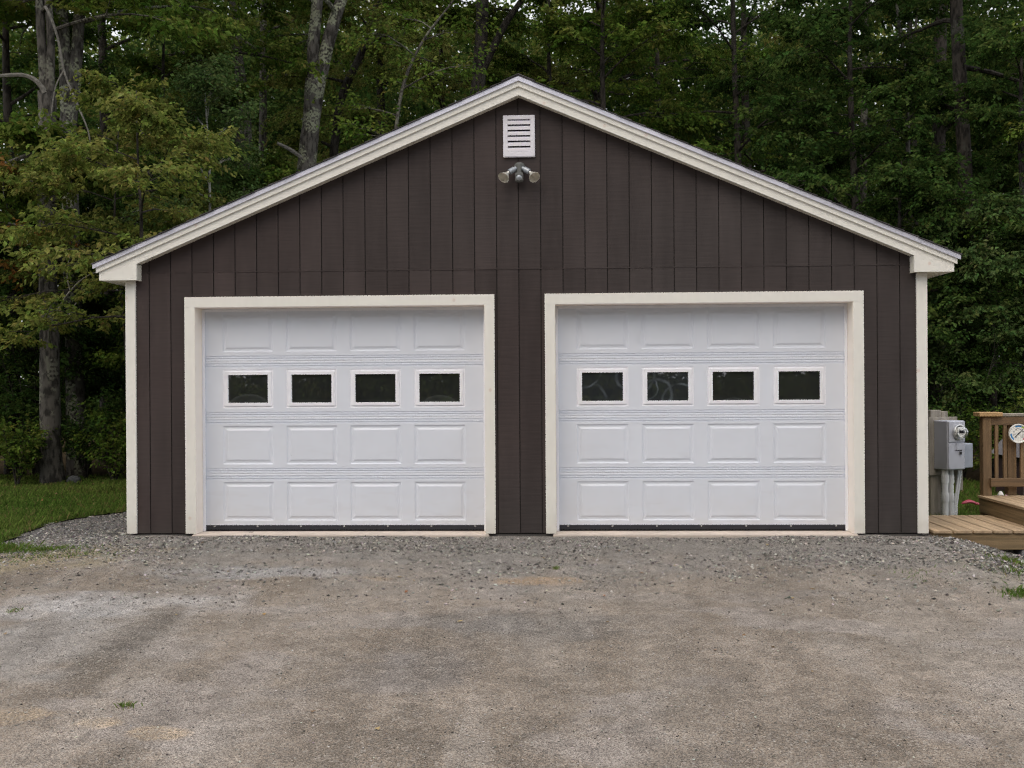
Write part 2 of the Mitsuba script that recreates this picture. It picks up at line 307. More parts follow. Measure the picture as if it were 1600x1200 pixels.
DRIVE = Polygon(LAWN_EDGE + [(-40, -40), (40, -40), (40, -3.2), (7, -2.2), (5.2, -0.5), (5.0, 1.2), (3.4, 1.4), (3.4, 9)])
DRIVE_OUT = DRIVE.buffer(0.12)
nonuni = lambda a, b, c, d, fine, coarse: np.r_[np.arange(a, b, coarse), np.arange(b, c, fine), np.arange(c, d + coarse, coarse)]
gx = np.r_[-400, -200, -120, np.arange(-60, 60.1, 1.0), 120, 200, 400]
put('ground', sheet(gx, gx, -0.09), 'soil', 'bare brown woodland soil under the trees', kind='structure')
put('driveway', sheet(nonuni(-16, -5.6, 5.4, 16, 0.045, 0.4), nonuni(-34, -8, 3.0, 9, 0.045, 0.4), 0.0, lambda x, y: shapely.contains_xy(DRIVE_OUT, x, y) & ~((np.abs(x) < 3.5) & (y > 0.3)), lambda x, y: H(x, y) + micro(x, y)),
    'driveway_gravel', 'grey and tan packed gravel driveway in front of the garage', kind='structure', smooth=True)
LAWN_L = Polygon([(x + .06 * math.sin(7 * y), y) for x, y in LAWN_EDGE] + [(-40, 9)])
lawnz = lambda x, y: H(x, y) + 0.03 + 0 * x
put('lawn', sheet(np.arange(-16, -4.0, .12), np.arange(-1.6, 6.6, .12), 0, lambda x, y: shapely.contains_xy(LAWN_L, x, y), lambda x, y: H(x, y) + 0.012), 'turf', 'green lawn left of the garage', kind='structure')
put('lawn', sheet(np.arange(3.5, 16, .15), np.arange(1.15, 8.0, .15), 0, None, lambda x, y: H(x, y) + 0.012), 'turf', 'green lawn behind the timber deck', kind='structure')

# loose stones: octahedra, squashed and turned, each with its own grey
def scatter_stones(x, y, z, size, col):
    n = len(x)
    o = np.array([[1, 0, 0], [0, 1, 0], [-1, 0, 0], [0, -1, 0], [.2, .1, 1], [-.1, .1, -1]], float)
    f = np.array([[0, 1, 4], [1, 2, 4], [2, 3, 4], [3, 0, 4], [1, 0, 5], [2, 1, 5], [3, 2, 5], [0, 3, 5]])
    v = o[None] * (size[:, None, None] * rng.uniform(.65, 1.3, (n, 6, 1)) * np.array([1.0, .85, .6]))
    a = rng.uniform(0, 6.283, n); c, s = np.cos(a)[:, None], np.sin(a)[:, None]
    v = np.stack([v[..., 0] * c - v[..., 1] * s, v[..., 0] * s + v[..., 1] * c, v[..., 2] + rng.uniform(-.4, .4, (n, 1)) * v[..., 0]], -1)
    v += np.stack([x, y, z + size * .2], -1)[:, None]
    return trimesh.Trimesh(v.reshape(-1, 3), (f[None] + 6 * np.arange(n)[:, None, None]).reshape(-1, 3), process=False), np.repeat(col, 6, 0)
def stones(n, xr, yr, s0, s1, thresh, seed):
    r = np.random.default_rng(seed)
    x, y = r.uniform(*xr, n), r.uniform(*yr, n)
    d = meshkit.fbm(np.stack([x * 1.3, y * 2, 0 * x], -1), 3, seed)
    k = (d + r.uniform(-.22, .22, n) > thresh) & (r.random(n) < (np.interp(y, [-2.9, -1.9, -1.2, -.5, .4], [.02, .14, .62, 1, 1]) if n > 40000 else 1.0)) & shapely.contains_xy(DRIVE, x, y) & ~((np.abs(x) < 3.7) & (y > -0.06)); x, y = x[k], y[k]
    s = s0 + (s1 - s0) * r.random(len(x)) ** 4
    g = np.exp(r.normal(-1.8, .78, len(x))).clip(.04, .5)[:, None] * np.array([1.0, .95, .875]) * (1 + r.normal(0, .05, (len(x), 3)))
    return x, y, s, g
P = [stones(90000, (-5.2, 4.8), (-2.8, .3), .005, .017, .40, 3), stones(9000, (-5.4, -3.6), (-0.3, 3), .006, .018, .3, 4), stones(30000, (-4.2, 4.2), (-5.6, -1.4), .0024, .0075, .40, 5), stones(5000, (3.6, 5.0), (-1.6, .6), .008, .024, .3, 6)]
sx, sy, ss, sg = [np.concatenate([p[i] for p in P]) for i in range(4)]
sm, sc = scatter_stones(sx, sy, H(sx, sy) + micro(sx, sy), ss, sg)
put('loose_gravel', sm, 'stone', 'loose crushed stone scattered over the driveway', kind='stuff', category='gravel', color=sc)

# grass
def blades(x, y, z, h, w, col, seed, lean=.45):
    r = np.random.default_rng(seed); n = len(x)
    a = r.uniform(0, 6.283, n); d = np.stack([np.cos(a), np.sin(a), 0 * a], -1); q = np.stack([-d[:, 1], d[:, 0], 0 * a], -1)
    b = np.stack([x, y, z], -1); l = (h * lean * r.uniform(.2, 1.6, n))[:, None]
    v = np.stack([b - q * w[:, None] / 2, b + q * w[:, None] / 2, b + d * l * .35 + [0, 0, 1] * (h * .6)[:, None] + q * w[:, None] * .35, b + d * l + [0, 0, 1] * h[:, None]], 1)
    f = np.array([[0, 1, 2], [0, 2, 3]])
    return trimesh.Trimesh(v.reshape(-1, 3), (f[None] + 4 * np.arange(n)[:, None, None]).reshape(-1, 3), process=False), np.repeat(col, 4, 0)
def grass_col(r, n, x, y):
    t = meshkit.fbm(np.stack([x * 1.2, y * 1.2, 0 * x], -1), 3, 2)[:, None]
    c = np.array([.075, .145, .026]) * (1 - t) + np.array([.145, .195, .045]) * t
    dry = (r.random((n, 1)) < .10)
    return np.where(dry, [.22, .18, .08], c) * r.uniform(.6, 1.35, (n, 1))
def lawn_blades(n, poly, hmin, hmax, seed):
    r = np.random.default_rng(seed); x0, y0, x1, y1 = poly.bounds
    x, y = r.uniform(x0, x1, n), r.uniform(y0, y1, n); k = shapely.contains_xy(poly, x, y); x, y = x[k], y[k]; n = len(x)
    u = meshkit.fbm(np.stack([x * 2.1, y * 2.1, 0 * x], -1), 3, seed)
    h = (hmin + (hmax - hmin) * u ** 1.5) * r.uniform(.6, 1.4, n)
    m, c = blades(x, y, H(x, y) + .008, h, r.uniform(.005, .011, n), grass_col(r, n, x, y), seed)
    return m, c
VIS_L = LAWN_L.intersection(Polygon([(-9.4, 6.4), (-6.2, -.9), (-4.3, -.9), (-4.3, 6.4)])).buffer(.03)
gm, gc = lawn_blades(80000, VIS_L, .035, .12, 11)
put('lawn_grass', gm, 'grass_blade', 'short green grass blades of the lawn left of the garage', 'grass', kind='stuff', color=gc)
gm, gc = lawn_blades(34000, Polygon([(4.2, 1.15), (6.6, 1.15), (9.0, 7.2), (5.0, 7.2)]), .05, .13, 12)
put('lawn_grass', gm, 'grass_blade', 'green grass blades of the lawn behind the timber deck', 'grass', kind='stuff', color=gc)
# weeds growing through the gravel
def tuft(spots, seed):
    r = np.random.default_rng(seed); ms, cs = [], []
    for cx, cy, rx, ry, n, h in spots:
        x, y = r.normal(cx, rx / 2, n), r.normal(cy, ry / 2, n)
        m, c = blades(x, y, H(x, y) + micro(x, y), h * r.uniform(.5, 1.3, n), r.uniform(.003, .008, n), grass_col(r, n, x, y), seed, .8); ms.append(m); cs.append(c)
    return cat(ms), np.vstack(cs)
for spots, lab in (([(-1.76, -4.69, .05, .04, 55, .022)], 'small green grass tuft in the left foreground of the driveway'),
                   ([(.32, -1.45, .04, .03, 35, .025)], 'tiny weed tuft in the gravel in front of the garage pillar'),
                   ([(-3.3, -2.8, .06, .05, 40, .02)], 'flat weed tuft on pale gravel at the far left'),
                   ([(3.62, -2.15, .16, .13, 420, .035), (3.85, -1.5, .25, .25, 120, .04), (4.05, -.9, .22, .22, 160, .04), (3.1, -1.5, .25, .2, 70, .025), (4.4, -1.2, .25, .5, 300, .05)], 'ragged patch of weeds at the right edge of the driveway'),
                   ([(-4.3, -.55, .5, .12, 500, .035), (-4.75, -.45, .35, .15, 700, .05), (-4.0, -.9, .6, .2, 260, .03)], 'thin yellowish grass where lawn meets gravel at left')):
    m, c = tuft(spots, len(lab)); put('weed_grass', m, 'grass_blade', lab, 'weeds', kind='stuff', color=c)
# fallen leaves
def leaf_quads(P, D, N, L, W, col, fold=.18):
    S = np.cross(D, N); S /= np.linalg.norm(S, axis=1, keepdims=True) + 1e-9
    N = np.cross(S, D)
    L, W = L[:, None], W[:, None]
    mid = P + D * L * .45
    v = np.stack([P, mid - S * W / 2 + N * W * fold, P + D * L - N * L * .08, mid + S * W / 2 + N * W * fold], 1)
    f = np.array([[0, 1, 2], [0, 2, 3]])
    return trimesh.Trimesh(v.reshape(-1, 3), (f[None] + 4 * np.arange(len(P))[:, None, None]).reshape(-1, 3), process=False), np.repeat(col, 4, 0)
r = np.random.default_rng(21); n = 90
fx, fy = np.r_[r.uniform(-4.5, 4, 40), r.uniform(-8, -4.6, 50)], np.r_[r.uniform(-5, -.4, 40), r.uniform(-.3, 5, 50)]
fz = np.where(shapely.contains_xy(DRIVE, fx, fy), H(fx, fy) + micro(fx, fy) + .008, H(fx, fy) + .09)
fa = r.uniform(0, 6.28, n); fd = np.stack([np.cos(fa), np.sin(fa), r.normal(0, .15, n)], -1); fn = np.stack([r.normal(0, .3, n), r.normal(0, .3, n), np.ones(n)], -1)
fc = np.array([[.30, .20, .10], [.26, .12, .06], [.34, .26, .14], [.20, .13, .08]])[r.integers(0, 4, n)]
fm, fcol = leaf_quads(np.stack([fx, fy, fz], -1), fd, fn, r.uniform(.025, .05, n), r.uniform(.015, .03, n), fc)
put('fallen_leaves', fm, 'dead_leaf', 'dry tan and orange leaves fallen on gravel and lawn', 'leaves', kind='stuff', color=fcol)

# ---------------------------------------------------------------- the garage
G = 'garage'
tell(G, 'dark brown gabled two-car garage with cream trim and two white doors', 'garage')
W, WALL_D, SEAM, SL = 3.683, 7.32, 2.437, 0.4233
APEX, RZ, ROX, RIN, OV = 4.005, 2.359, 3.887, 3.536, 0.12
roofline = lambda x, a=APEX: a - SL * abs(x)
DOORS = [(-3.03, -0.328), (0.320, 3.022)]
TRO = [(-3.126, -0.237), (0.226, 3.116)]
ZT, ZTI, DY = 2.205, 2.109, 0.19
# backing walls
holes = unary_union([sbox(a - .03, -1, b + .03, ZTI + .03) for a, b in DOORS])
gable = Polygon([(-3.63, 0), (3.63, 0), (3.63, roofline(3.63) + .05), (0, APEX + .05), (-3.63, roofline(3.63) + .05)])
put(G + '__wall', prism_y(gable.difference(holes), .012, .10), 'wall_plain')
put(G + '__wall', cat([cbox(-3.63, -3.53, .101, WALL_D - .101, 0, RZ + .1), cbox(3.53, 3.63, .101, WALL_D - .101, 0, RZ + .1), prism_y(gable, WALL_D - .1, WALL_D)]), 'siding')
put(G + '__floor', cbox(-3.52, 3.52, .34, WALL_D - .11, -.1, -.002), 'concrete')
put(G + '__inner_wall', cat([prism_y(Polygon([(-3.52, 0), (3.52, 0), (3.52, 2.3), (-3.52, 2.3)]), WALL_D - .13, WALL_D - .11), cbox(-3.52, -3.50, .2, WALL_D - .14, 0, 2.3), cbox(3.50, 3.52, .2, WALL_D - .14, 0, 2.3), cbox(-3.49, 3.49, .2, WALL_D - .14, 2.30, 2.32)]), 'interior')
put(G + '__foundation', cat([cbox(-3.64, 3.64, .014, WALL_D + .01, -.4, -.006)]), 'foundation_concrete')
# siding boards
kx = [-3.595] + [-.010 + .2032 * k for k in range(-17, 18)] + [3.595]
trims = unary_union([sbox(a + .004, -1, b - .004, ZT - .004) for a, b in TRO])
gap = .0045
rj = np.random.default_rng(5)
for a, b in zip(kx[:-1], kx[1:]):
    lo = sbox(a + gap, .006, b - gap, SEAM - .004).difference(trims)
    hi = Polygon([(a + gap, SEAM + .006), (b - gap, SEAM + .006), (b - gap, roofline(b) + .03), (a + gap, roofline(a) + .03)])
    for poly in (lo, hi):
        for g in getattr(poly, 'geoms', [poly]):
            if g.area > 1e-3: put(G + '__siding_board', prism_y(g, rj.uniform(-.0012, .0008), .0115), 'siding')
put(G + '__seam_flashing', cbox(-3.59, 3.59, -.004, .0115, SEAM - .0035, SEAM + .0055), 'siding')
# corner boards
for s in (-1, 1):
    put(G + '__corner_board', cat([cbox(*sorted((s * W, s * (W - .094))), -.022, .0, .005, RZ), cbox(*sorted((s * W, s * (W - .02))), .0005, .09, .005, RZ)]), 'trim')
# door surrounds
for (a, b), (oa, ob) in zip(DOORS, TRO):
    put(G + '__door_trim', cbox(oa, a, -.022, .004, .004, ZTI - .001), 'trim')
    put(G + '__door_trim', cbox(b, ob, -.022, .004, .004, ZTI - .001), 'trim')
    put(G + '__door_trim', cbox(oa, ob, -.0225, .004, ZTI, ZT), 'trim')
    put(G + '__door_jamb', cbox(a - .02, a + .002, -.020, .26, .0, ZTI + .02), 'jamb')
    put(G + '__door_jamb', cbox(b - .002, b + .02, -.020, .26, .0, ZTI + .02), 'jamb')
    put(G + '__door_jamb', cbox(a + .003, b - .003, -.020, .26, ZTI - .002, ZTI + .02), 'jamb')
    put(G + '__apron', cbox(a - .03, b + .03, -.045, .335, -.25, -.003, .008), 'concrete')

def rings_panel(cx, cz, w, h, rings, back):
    """nested rectangles (inset, y): a moulded panel; closed over its middle unless back is None"""
    v, f = [], []
    for ins, y in rings:
        hw, hh = w / 2 - ins, h / 2 - ins
        v += [(cx - hw, y, cz - hh), (cx + hw, y, cz - hh), (cx + hw, y, cz + hh), (cx - hw, y, cz + hh)]
    for k in range(len(rings) - 1):
        for i in range(4):
            a, b = 4 * k + i, 4 * k + (i + 1) % 4
            f += [(a, b, b + 4), (a, b + 4, a + 4)]
    if back is not None:
        k = 4 * (len(rings) - 1); f += [(k, k + 1, k + 2), (k, k + 2, k + 3)]
    return trimesh.Trimesh(np.array(v), np.array(f), process=False)

SEC, PITCH, PW, PH = .5334, .6077, .482, .365
for di, (a, b) in enumerate(DOORS):
    K = G + ('__overhead_door' if di == 0 else '__overhead_door_001')
    cx = (a + b) / 2 - (.003 if di == 0 else 0)
    tell(K, ('left' if di == 0 else 'right') + ' white four-section overhead door' + (' with smeared glass in two windows' if di else ' with four dark windows'))
    x0, x1 = cx - 1.36, cx + 1.36
    cols = [cx + PITCH * (i - 1.5) for i in range(4)]
    for sidx in range(4):
        z0 = sidx * SEC + (.048 if sidx == 0 else .0004) + .008; z1 = (sidx + 1) * SEC - .0004 + .008
        zc = (sidx + .5) * SEC + .014
        plate = sbox(x0, z0 + .052 if sidx else z0, x1, z1 - .052)
        for c in cols: plate = plate.difference(sbox(c - PW / 2, zc - PH / 2, c + PW / 2, zc + PH / 2))
        body = [prism_y(plate, DY, DY + .012)]
        # ribbed rails along the joints: two steps each
        def rail(zb, up):
            s = 1 if up else -1
            prof = [(.003, 0), (.0, .005), (.0, .018), (.008, .022), (.008, .027), (.0, .031), (.0, .041), (.008, .045), (.008, .0495), (.0, .0521), (.014, .0521), (.014, 0)]
            poly = [(DY + h, zb + s * t) for h, t in prof]
            return prism_x(Polygon(poly).buffer(0), x0, x1)
        if sidx: body.append(rail(z0, True))
        body.append(rail(z1, False))
        put(K + '__section', cat(body), 'door_paint')
        for ci, c in enumerate(cols):
            if sidx == 2:
                put(K + '__window_frame', rings_panel(c, zc, PW, PH, [(0, DY), (.008, DY + .006), (.018, DY + .006), (.020, DY - .006), (.0499, DY - .006), (.0500, DY + .02)], None), 'window_vinyl')
                hw, hh = PW / 2 - .05, PH / 2 - .05
                pane = trimesh.Trimesh([(c - hw, DY + .014, zc - hh), (c + hw, DY + .014, zc - hh), (c + hw, DY + .014, zc + hh), (c - hw, DY + .014, zc + hh)], [(0, 1, 2), (0, 2, 3)], process=False)
                put(K + '__window_pane', pane, 'smeared_glass' if di == 1 and ci < 2 else ('hazed_glass'), 'dark window pane with pale swirling smears' if di == 1 and ci < 2 else None)
            else:
                put(K + '__raised_panel', rings_panel(c, zc, PW, PH, [(0, DY), (.009, DY + .009), (.026, DY + .009), (.044, DY + .001)], True), 'door_paint')
    put(K + '__bottom_seal', cbox(x0 + .004, x1 - .004, DY - .004, DY + .02, .010, .054, .004), 'rubber')
    for i in range(7):
        put(K + '__bolt', lathe([(0, .003), (.006, .002), (.008, 0), (.008, -.004), (0, -.004)], [x0 + .12 + i * (x1 - x0 - .24) / 6, DY - .005, .044], [0, -1, 0], 8), 'bolt_metal')
    for xs in ((a + .003, a + .028), (b - .028, b - .003)):
        put(G + '__stop_moulding', cbox(*xs, DY - .022, DY - .003, .0, ZTI - .004, .003), 'window_vinyl')
    put(G + '__stop_moulding', cbox(a + .029, b - .029, DY - .022, DY - .003, ZTI - .03, ZTI - .004, .003), 'window_vinyl')

# rakes: fascia with boxed returns, shadow board, drip edge
for s in (-1, 1):
    q = lambda pts: Polygon([(s * x, z) for x, z in pts])
    t1, t2, t3 = .079, .130, .165
    put(G + '__rake_fascia', prism_y(q([(0, APEX), (RIN, roofline(RIN)), (RIN, RZ), (ROX, RZ), (ROX, roofline(ROX) + t1), (0, APEX + t1)]), -OV, -OV + .02), 'trim')
    put(G + '__shadow_board', prism_y(q([(0, APEX + t1 - .004), (ROX + .022, roofline(ROX + .022) + t1 - .004), (ROX + .022, roofline(ROX + .022) + t2), (0, APEX + t2)]), -OV - .019, -OV - .0003), 'trim')
    put(G + '__drip_edge', cat([prism_y(q([(0, APEX + t2 + .001), (ROX + .05, roofline(ROX + .05) + t2 + .001), (ROX + .05, roofline(ROX + .05) + t3), (0, APEX + t3)]), -OV - .030, -OV - .022),
        prism_y(q([(0, APEX + t2 - .008), (ROX + .045, roofline(ROX + .045) + t2 - .008), (ROX + .045, roofline(ROX + .045) + t2), (0, APEX + t2)]), -OV - .036, -OV - .022)]), 'drip_metal')
    put(G + '__return_box', cat([prism_y(q([(RIN, RZ), (RIN, roofline(RIN)), (RIN + .02, roofline(RIN + .02)), (RIN + .02, RZ)]), -OV + .0205, -.0005), prism_y(q([(RIN + .021, RZ + .004), (ROX, RZ + .004), (ROX, RZ + .02), (RIN + .021, RZ + .02)]), -OV + .0205, -.0005)]), 'soffit')
    put(G + '__rake_soffit', prism_y(q([(0, APEX + .006), (RIN - .002, roofline(RIN) + .006), (RIN - .002, roofline(RIN) + .02), (0, APEX + .02)]), -OV + .0205, -.0015), 'soffit')
    put(G + '__eave_soffit', cbox(*sorted((s * 3.632, s * (ROX - .022))), .0, WALL_D + .1, RZ + .004, RZ + .016), 'soffit')
    put(G + '__eave_fascia', cbox(*sorted((s * (ROX - .02), s * ROX)), -OV + .0205, WALL_D + .1, RZ, roofline(ROX) + t1, .003), 'trim')
    rf = G + ('__roof' if s < 0 else '__roof_001')
    put(rf, prism_y(q([(0, APEX + t2 + .002), (ROX + .03, roofline(ROX + .03) + t2 + .002), (ROX + .03, roofline(ROX + .03) + t3 - .001), (0, APEX + t3 - .001)]), -OV - .0215, WALL_D + .12), 'soffit')
    n = 31; L = (ROX + .06); put(rf + '__shingles', cat([prism_y(q([(L - (i + 1) * L / n, roofline(L - (i + 1) * L / n) + t3 + .003), (L - i * L / n, roofline(L - i * L / n) + t3 + .003), (L - i * L / n, roofline(L - i * L / n) + t3 + .014), (L - (i + 1) * L / n, roofline(L - (i + 1) * L / n) + t3 + .006)]), -OV - .038 - .004 * (i % 3), WALL_D + .14) for i in range(n)]), 'shingle', kind='stuff')
put(G + '__ridge_cap', prism_y(Polygon([(-.15, APEX + t3 - .15 * SL + .012), (0, APEX + t3 + .012), (.15, APEX + t3 - .15 * SL + .012), (.15, APEX + t3 - .15 * SL + .019), (0, APEX + t3 + .021), (-.15, APEX + t3 - .15 * SL + .019)]), -OV - .042, WALL_D + .14), 'shingle')
put(G + '__side_door_hood', cat([cbox(3.63, 4.18, 1.0, 2.1, 2.60, 2.625, .004), cbox(4.16, 4.185, 1.0, 2.1, 2.55, 2.599)]), 'dark_metal', 'small dark hood over the side door')

# gable vent
V = G + '__gable_vent'
vx0, vx1, vz0, vz1 = -.146, .146, 3.461, 3.845
tell(V, 'white louvred vent under the peak')
fr = sbox(vx0, vz0, vx1, vz1).buffer(-.01).buffer(.01).difference(sbox(vx0 + .042, vz0 + .05, vx1 - .042, vz1 - .036))
put(V + '__frame', cat([prism_y(fr, -.026, -.0015), prism_y(sbox(vx0 + .008, vz0 + .008, vx1 - .008, vz1 - .008).difference(sbox(vx0 + .042, vz0 + .05, vx1 - .042, vz1 - .036)), -.031, -.0262)]), 'vent_plastic')
put(V + '__backing', cbox(vx0 + .03, vx1 - .03, -.0042, -.0020, vz0 + .03, vz1 - .03), 'rubber')
nl, zz0, zz1 = 6, vz0 + .05, vz1 - .036
for i in range(nl):
    zb = zz0 + (i + .0) * (zz1 - zz0) / nl; hgt = (zz1 - zz0) / nl
    pts = [(-.030, zb + .001), (-.027, zb + .001), (-.027, zb + hgt * .42), (-.006, zb + hgt * .86), (-.006, zb + hgt * .9), (-.030, zb + hgt * .52)]
    put(V + '__slat', prism_x(Polygon(pts).buffer(0), vx0 + .0425, vx1 - .0425), 'vent_plastic')

# ---------------------------------------------------------------- twin security light
L = 'security_light'
tell(L, 'twin bulb security light mounted under the gable vent', 'light')
lx, lz = 0.002, 3.365
put(L + '__base', lathe([(0, .045), (.03, .044), (.046, .03), (.055, .006), (.055, 0), (0, 0)], [lx, -.002, lz], [0, -1, 0], 24), 'lamp_bronze', smooth=35)
put(L + '__bracket', cbox(lx - .022, lx + .022, -.085, -.046, lz - .10, lz + .03, .008), 'lamp_bronze')
put(L + '__motion_sensor', cat([cbox(lx - .037, lx + .037, -.115, -.05, lz - .145, lz - .062, .012), cbox(lx - .034, lx + .034, -.122, -.1152, lz - .09, lz - .066, .003)]), 'lamp_bronze')
put(L + '__sensor_lens', lathe([(0, .012), (.018, .009), (.027, 0), (0, 0)], [lx, -.1155, lz - .113], [0, -1, -.3], 16), 'lamp_grey', smooth=40)
for s in (-1, 1):
    o = np.array([lx + s * .028, -.062, lz - .012]); ax = np.array([s * .80, -.28, -.52]); ax /= np.linalg.norm(ax)
    put(L + '__socket', lathe([(0, 0), (.018, 0), (.019, .02), (.026, .026), (.027, .078), (.023, .08), (0, .08)], o, ax, 20), 'lamp_grey', smooth=35)
    ring = o + ax * .082; ax2 = np.array([s * .42, -.62, -.66]); ax2 /= np.linalg.norm(ax2)
    put(L + '__bulb_neck', lathe([(0, 0), (.014, 0), (.015, .012), (.013, .016), (.016, .024), (0, .024)], ring, ax, 16), 'bolt_metal', smooth=35)
    c = ring + ax * .020
    put(L + '__reflector', lathe([(.0, .0), (.018, .0), (.024, .02), (.040, .045), (.052, .068), (.054, .074), (.050, .072), (.036, .045), (.018, .02), (0, .016)], c, ax2, 24), 'reflector', smooth=35)
    put(L + '__bulb_lens', lathe([(0, .086), (.02, .084), (.038, .080), (.049, .074), (.049, .071), (0, .074)], c, ax2, 24), 'bulb_glass', smooth=35)

# ---------------------------------------------------------------- timber deck at the right
Dk = 'timber_deck'
tell(Dk, 'tan timber deck with a low platform, raised step and handrail beside the garage', 'deck')
px0, px1, py0, py1, pz = 3.725, 5.65, -.01, 1.09, .03
x = px0
while x < px1:
    put(Dk + '__platform_board', cbox(x, x + .163, py0 - .03 + rj.uniform(-.004, .004), py1, pz - .026, pz + rj.uniform(-.001, .001), .004), 'deck_top_wood'); x += .178
put(Dk + '__platform_fascia', cbox(px0 + .01, px1, py0, py0 + .038, pz - .175, pz - .028, .003), 'deck_side_wood')
for xx in np.arange(px0 + .02, px1 - .1, .4): put(Dk + '__joist', cbox(xx, xx + .038, py0 + .04, py1, pz - .17, pz - .028), 'deck_side_wood')
put(Dk + '__side_fascia', cbox(px0 + .010, px0 + .0185, py0 + .04, py1, pz - .172, pz - .028), 'deck_side_wood')
sx0, sx1, sy0, sy1, sz = 4.66, 7.2, -.02, 1.32, .205
x = sx0 - .015
while x < sx1:
    put(Dk + '__step_board', cbox(x, x + .136, sy0 - .02, sy1, sz - .026, sz + rj.uniform(-.001, .001), .004), 'deck_top_wood'); x += .147
put(Dk + '__riser', cbox(sx0, sx0 + .035, sy0, sy1, pz + .003, sz - .028, .003), 'deck_side_wood')
put(Dk + '__riser', cbox(sx0 + .036, sx1, sy0, sy0 + .035, pz - .17, sz - .028, .003), 'deck_side_wood')
for (bx, by) in ((3.98, .22), (4.30, .12), (5.3, .2)):
    pass
put(Dk + '__footing_block', cbox(4.02, 4.22, .06, .26, -.42, -.146, .008), 'block')
put(Dk + '__footing_block', cbox(4.52, 4.95, -.005, .195, -.5, -.150, .008), 'block')
def post(x0, x1, y0, z0, z1): put(Dk + '__post', cbox(x0, x1, y0, y0 + .09, z0, z1, .006), 'post_wood')
ry = 1.255
post(4.672, 4.762, ry - .01, -.35, 1.012)
post(4.945, 5.035, ry + .05, .205, .93)
post(6.9, 6.99, ry, .205, 1.0)
put(Dk + '__handrail_end', cbox(4.625, 4.86, ry - .05, ry + .12, 1.016, 1.058, .005), 'cap_wood')
put(Dk + '__handrail', cbox(4.862, 7.1, ry - .01, ry + .12, 1.014, 1.044, .005), 'weathered_wood')
put(Dk + '__top_rail', cbox(4.764, 6.9, ry + .0, ry + .036, .925, 1.012, .004), 'rail_wood')
put(Dk + '__bottom_rail', cbox(4.735, 6.9, ry - .05, ry - .012, .302, .388, .004), 'rail_wood')
for i, bx in enumerate([4.80, 4.885, 5.055, 5.14, 5.25, 5.36, 5.47, 5.58]):
    put(Dk + '__baluster', cbox(bx, bx + .034, ry + .0005 if i else ry + .001, ry + .033, .389 if i < 0 else .30, .924, .003), 'post_wood')

# dial thermometer on the railing
Th = 'dial_thermometer'
tell(Th, 'round white dial thermometer with a black needle hung on the deck railing', 'thermometer')
tc = np.array([5.008, 1.205, .842]); tr = .098
put(Th + '__rim', lathe([(0, .012), (tr - .012, .012), (tr - .010, .020), (tr - .003, .020), (tr, .014), (tr, 0), (0, 0)], tc, [0, -1, 0], 40), 'dial_face', smooth=35)
def flat(poly, y0, y1):
    m = prism_y(poly, y0, y1); return m
from shapely import affinity
def dial_poly(p): return affinity.translate(p, tc[0], tc[2])
def sector(a0, a1, r0, r1):
    t = np.radians(np.linspace(a0, a1, 18)); return dial_poly(Polygon([(r1 * math.cos(q), r1 * math.sin(q)) for q in t] + [(r0 * math.cos(q), r0 * math.sin(q)) for q in t[::-1]]))
fy = tc[1] - .0125
for nm, a0, a1 in (('blue', 232, 180), ('blue', 115, 68), ('green', 66, 45), ('yellow', 42, -5), ('red', -8, -52)):
    put(Th + '__scale_band', flat(sector(min(a0, a1), max(a0, a1), .068, .083), fy - .0006, fy), 'print_' + nm)
for i, num in enumerate(('-40', '-20', '0', '20', '40', '60', '80', '100', '120')):
    a = math.radians(225 - i * 33.75); m = meshkit.text_mesh(num, .014, .0006)
    b = m.bounds; v = m.vertices - [(b[0, 0] + b[1, 0]) / 2, (b[0, 1] + b[1, 1]) / 2, 0]
    v = np.stack([tc[0] + .052 * math.cos(a) + v[:, 0], fy - v[:, 2], tc[2] + .052 * math.sin(a) + v[:, 1]], 1)
    put(Th + '__numeral', trimesh.Trimesh(v, m.faces, process=False), 'print_black')
nd = affinity.rotate(Polygon([(-.048, -.004), (.03, -.0035), (.066, 0), (.03, .0035), (-.048, .004)]), 45, origin=(0, 0))
put(Th + '__needle', flat(dial_poly(nd), fy - .004, fy - .0025), 'print_black')
put(Th + '__hub', lathe([(0, .006), (.006, .005), (.007, 0), (0, 0)], [tc[0], fy, tc[2]], [0, -1, 0], 12), 'print_black')

# ---------------------------------------------------------------- electric meter stand
Me = 'electric_meter_stand'
tell(Me, 'grey electric meter and breaker boxes on a post with conduits behind the deck platform', 'electric meter')
def turn(mesh, ang, o):
    mesh.apply_transform(trimesh.transformations.rotation_matrix(ang, [0, 0, 1], [0, 0, 0])); mesh.apply_translation(o); return mesh
MO, MA = np.array([4.80, 2.55, 0.0]), math.radians(24)
mp = lambda name, mesh, m, **k: put(Me + '__' + name, turn(mesh, MA, MO), m, **k)
mp('post', cbox(-.16, .0, .10, .19, -.35, 1.045, .006), 'weathered_wood')
mp('post', cbox(.005, .10, .10, .19, -.35, 1.03, .006), 'weathered_wood')
mp('backboard', cbox(-.21, .21, .07, .10, .30, .965, .004), 'weathered_wood')
mp('meter_box', cbox(-.145, .105, -.14, .069, .375, .93, .008), 'meter_paint')
mp('upper_cover', cbox(-.138, .098, -.156, -.1405, .690, .922, .004), 'meter_paint')
mp('lower_cover', cbox(-.138, .098, -.150, -.1405, .383, .676, .004), 'meter_paint')
mp('cover_tab', cbox(-.03, .095, -.156, -.1505, .60, .68, .002), 'meter_paint')
mp('padlock', cat([cbox(.015, .04, -.172, -.152, .548, .578, .003), tube([(.019, -.162, .578), (.019, -.162, .595), (.028, -.162, .602), (.036, -.162, .595), (.036, -.162, .578)], .0028, 6)]), 'dark_metal')
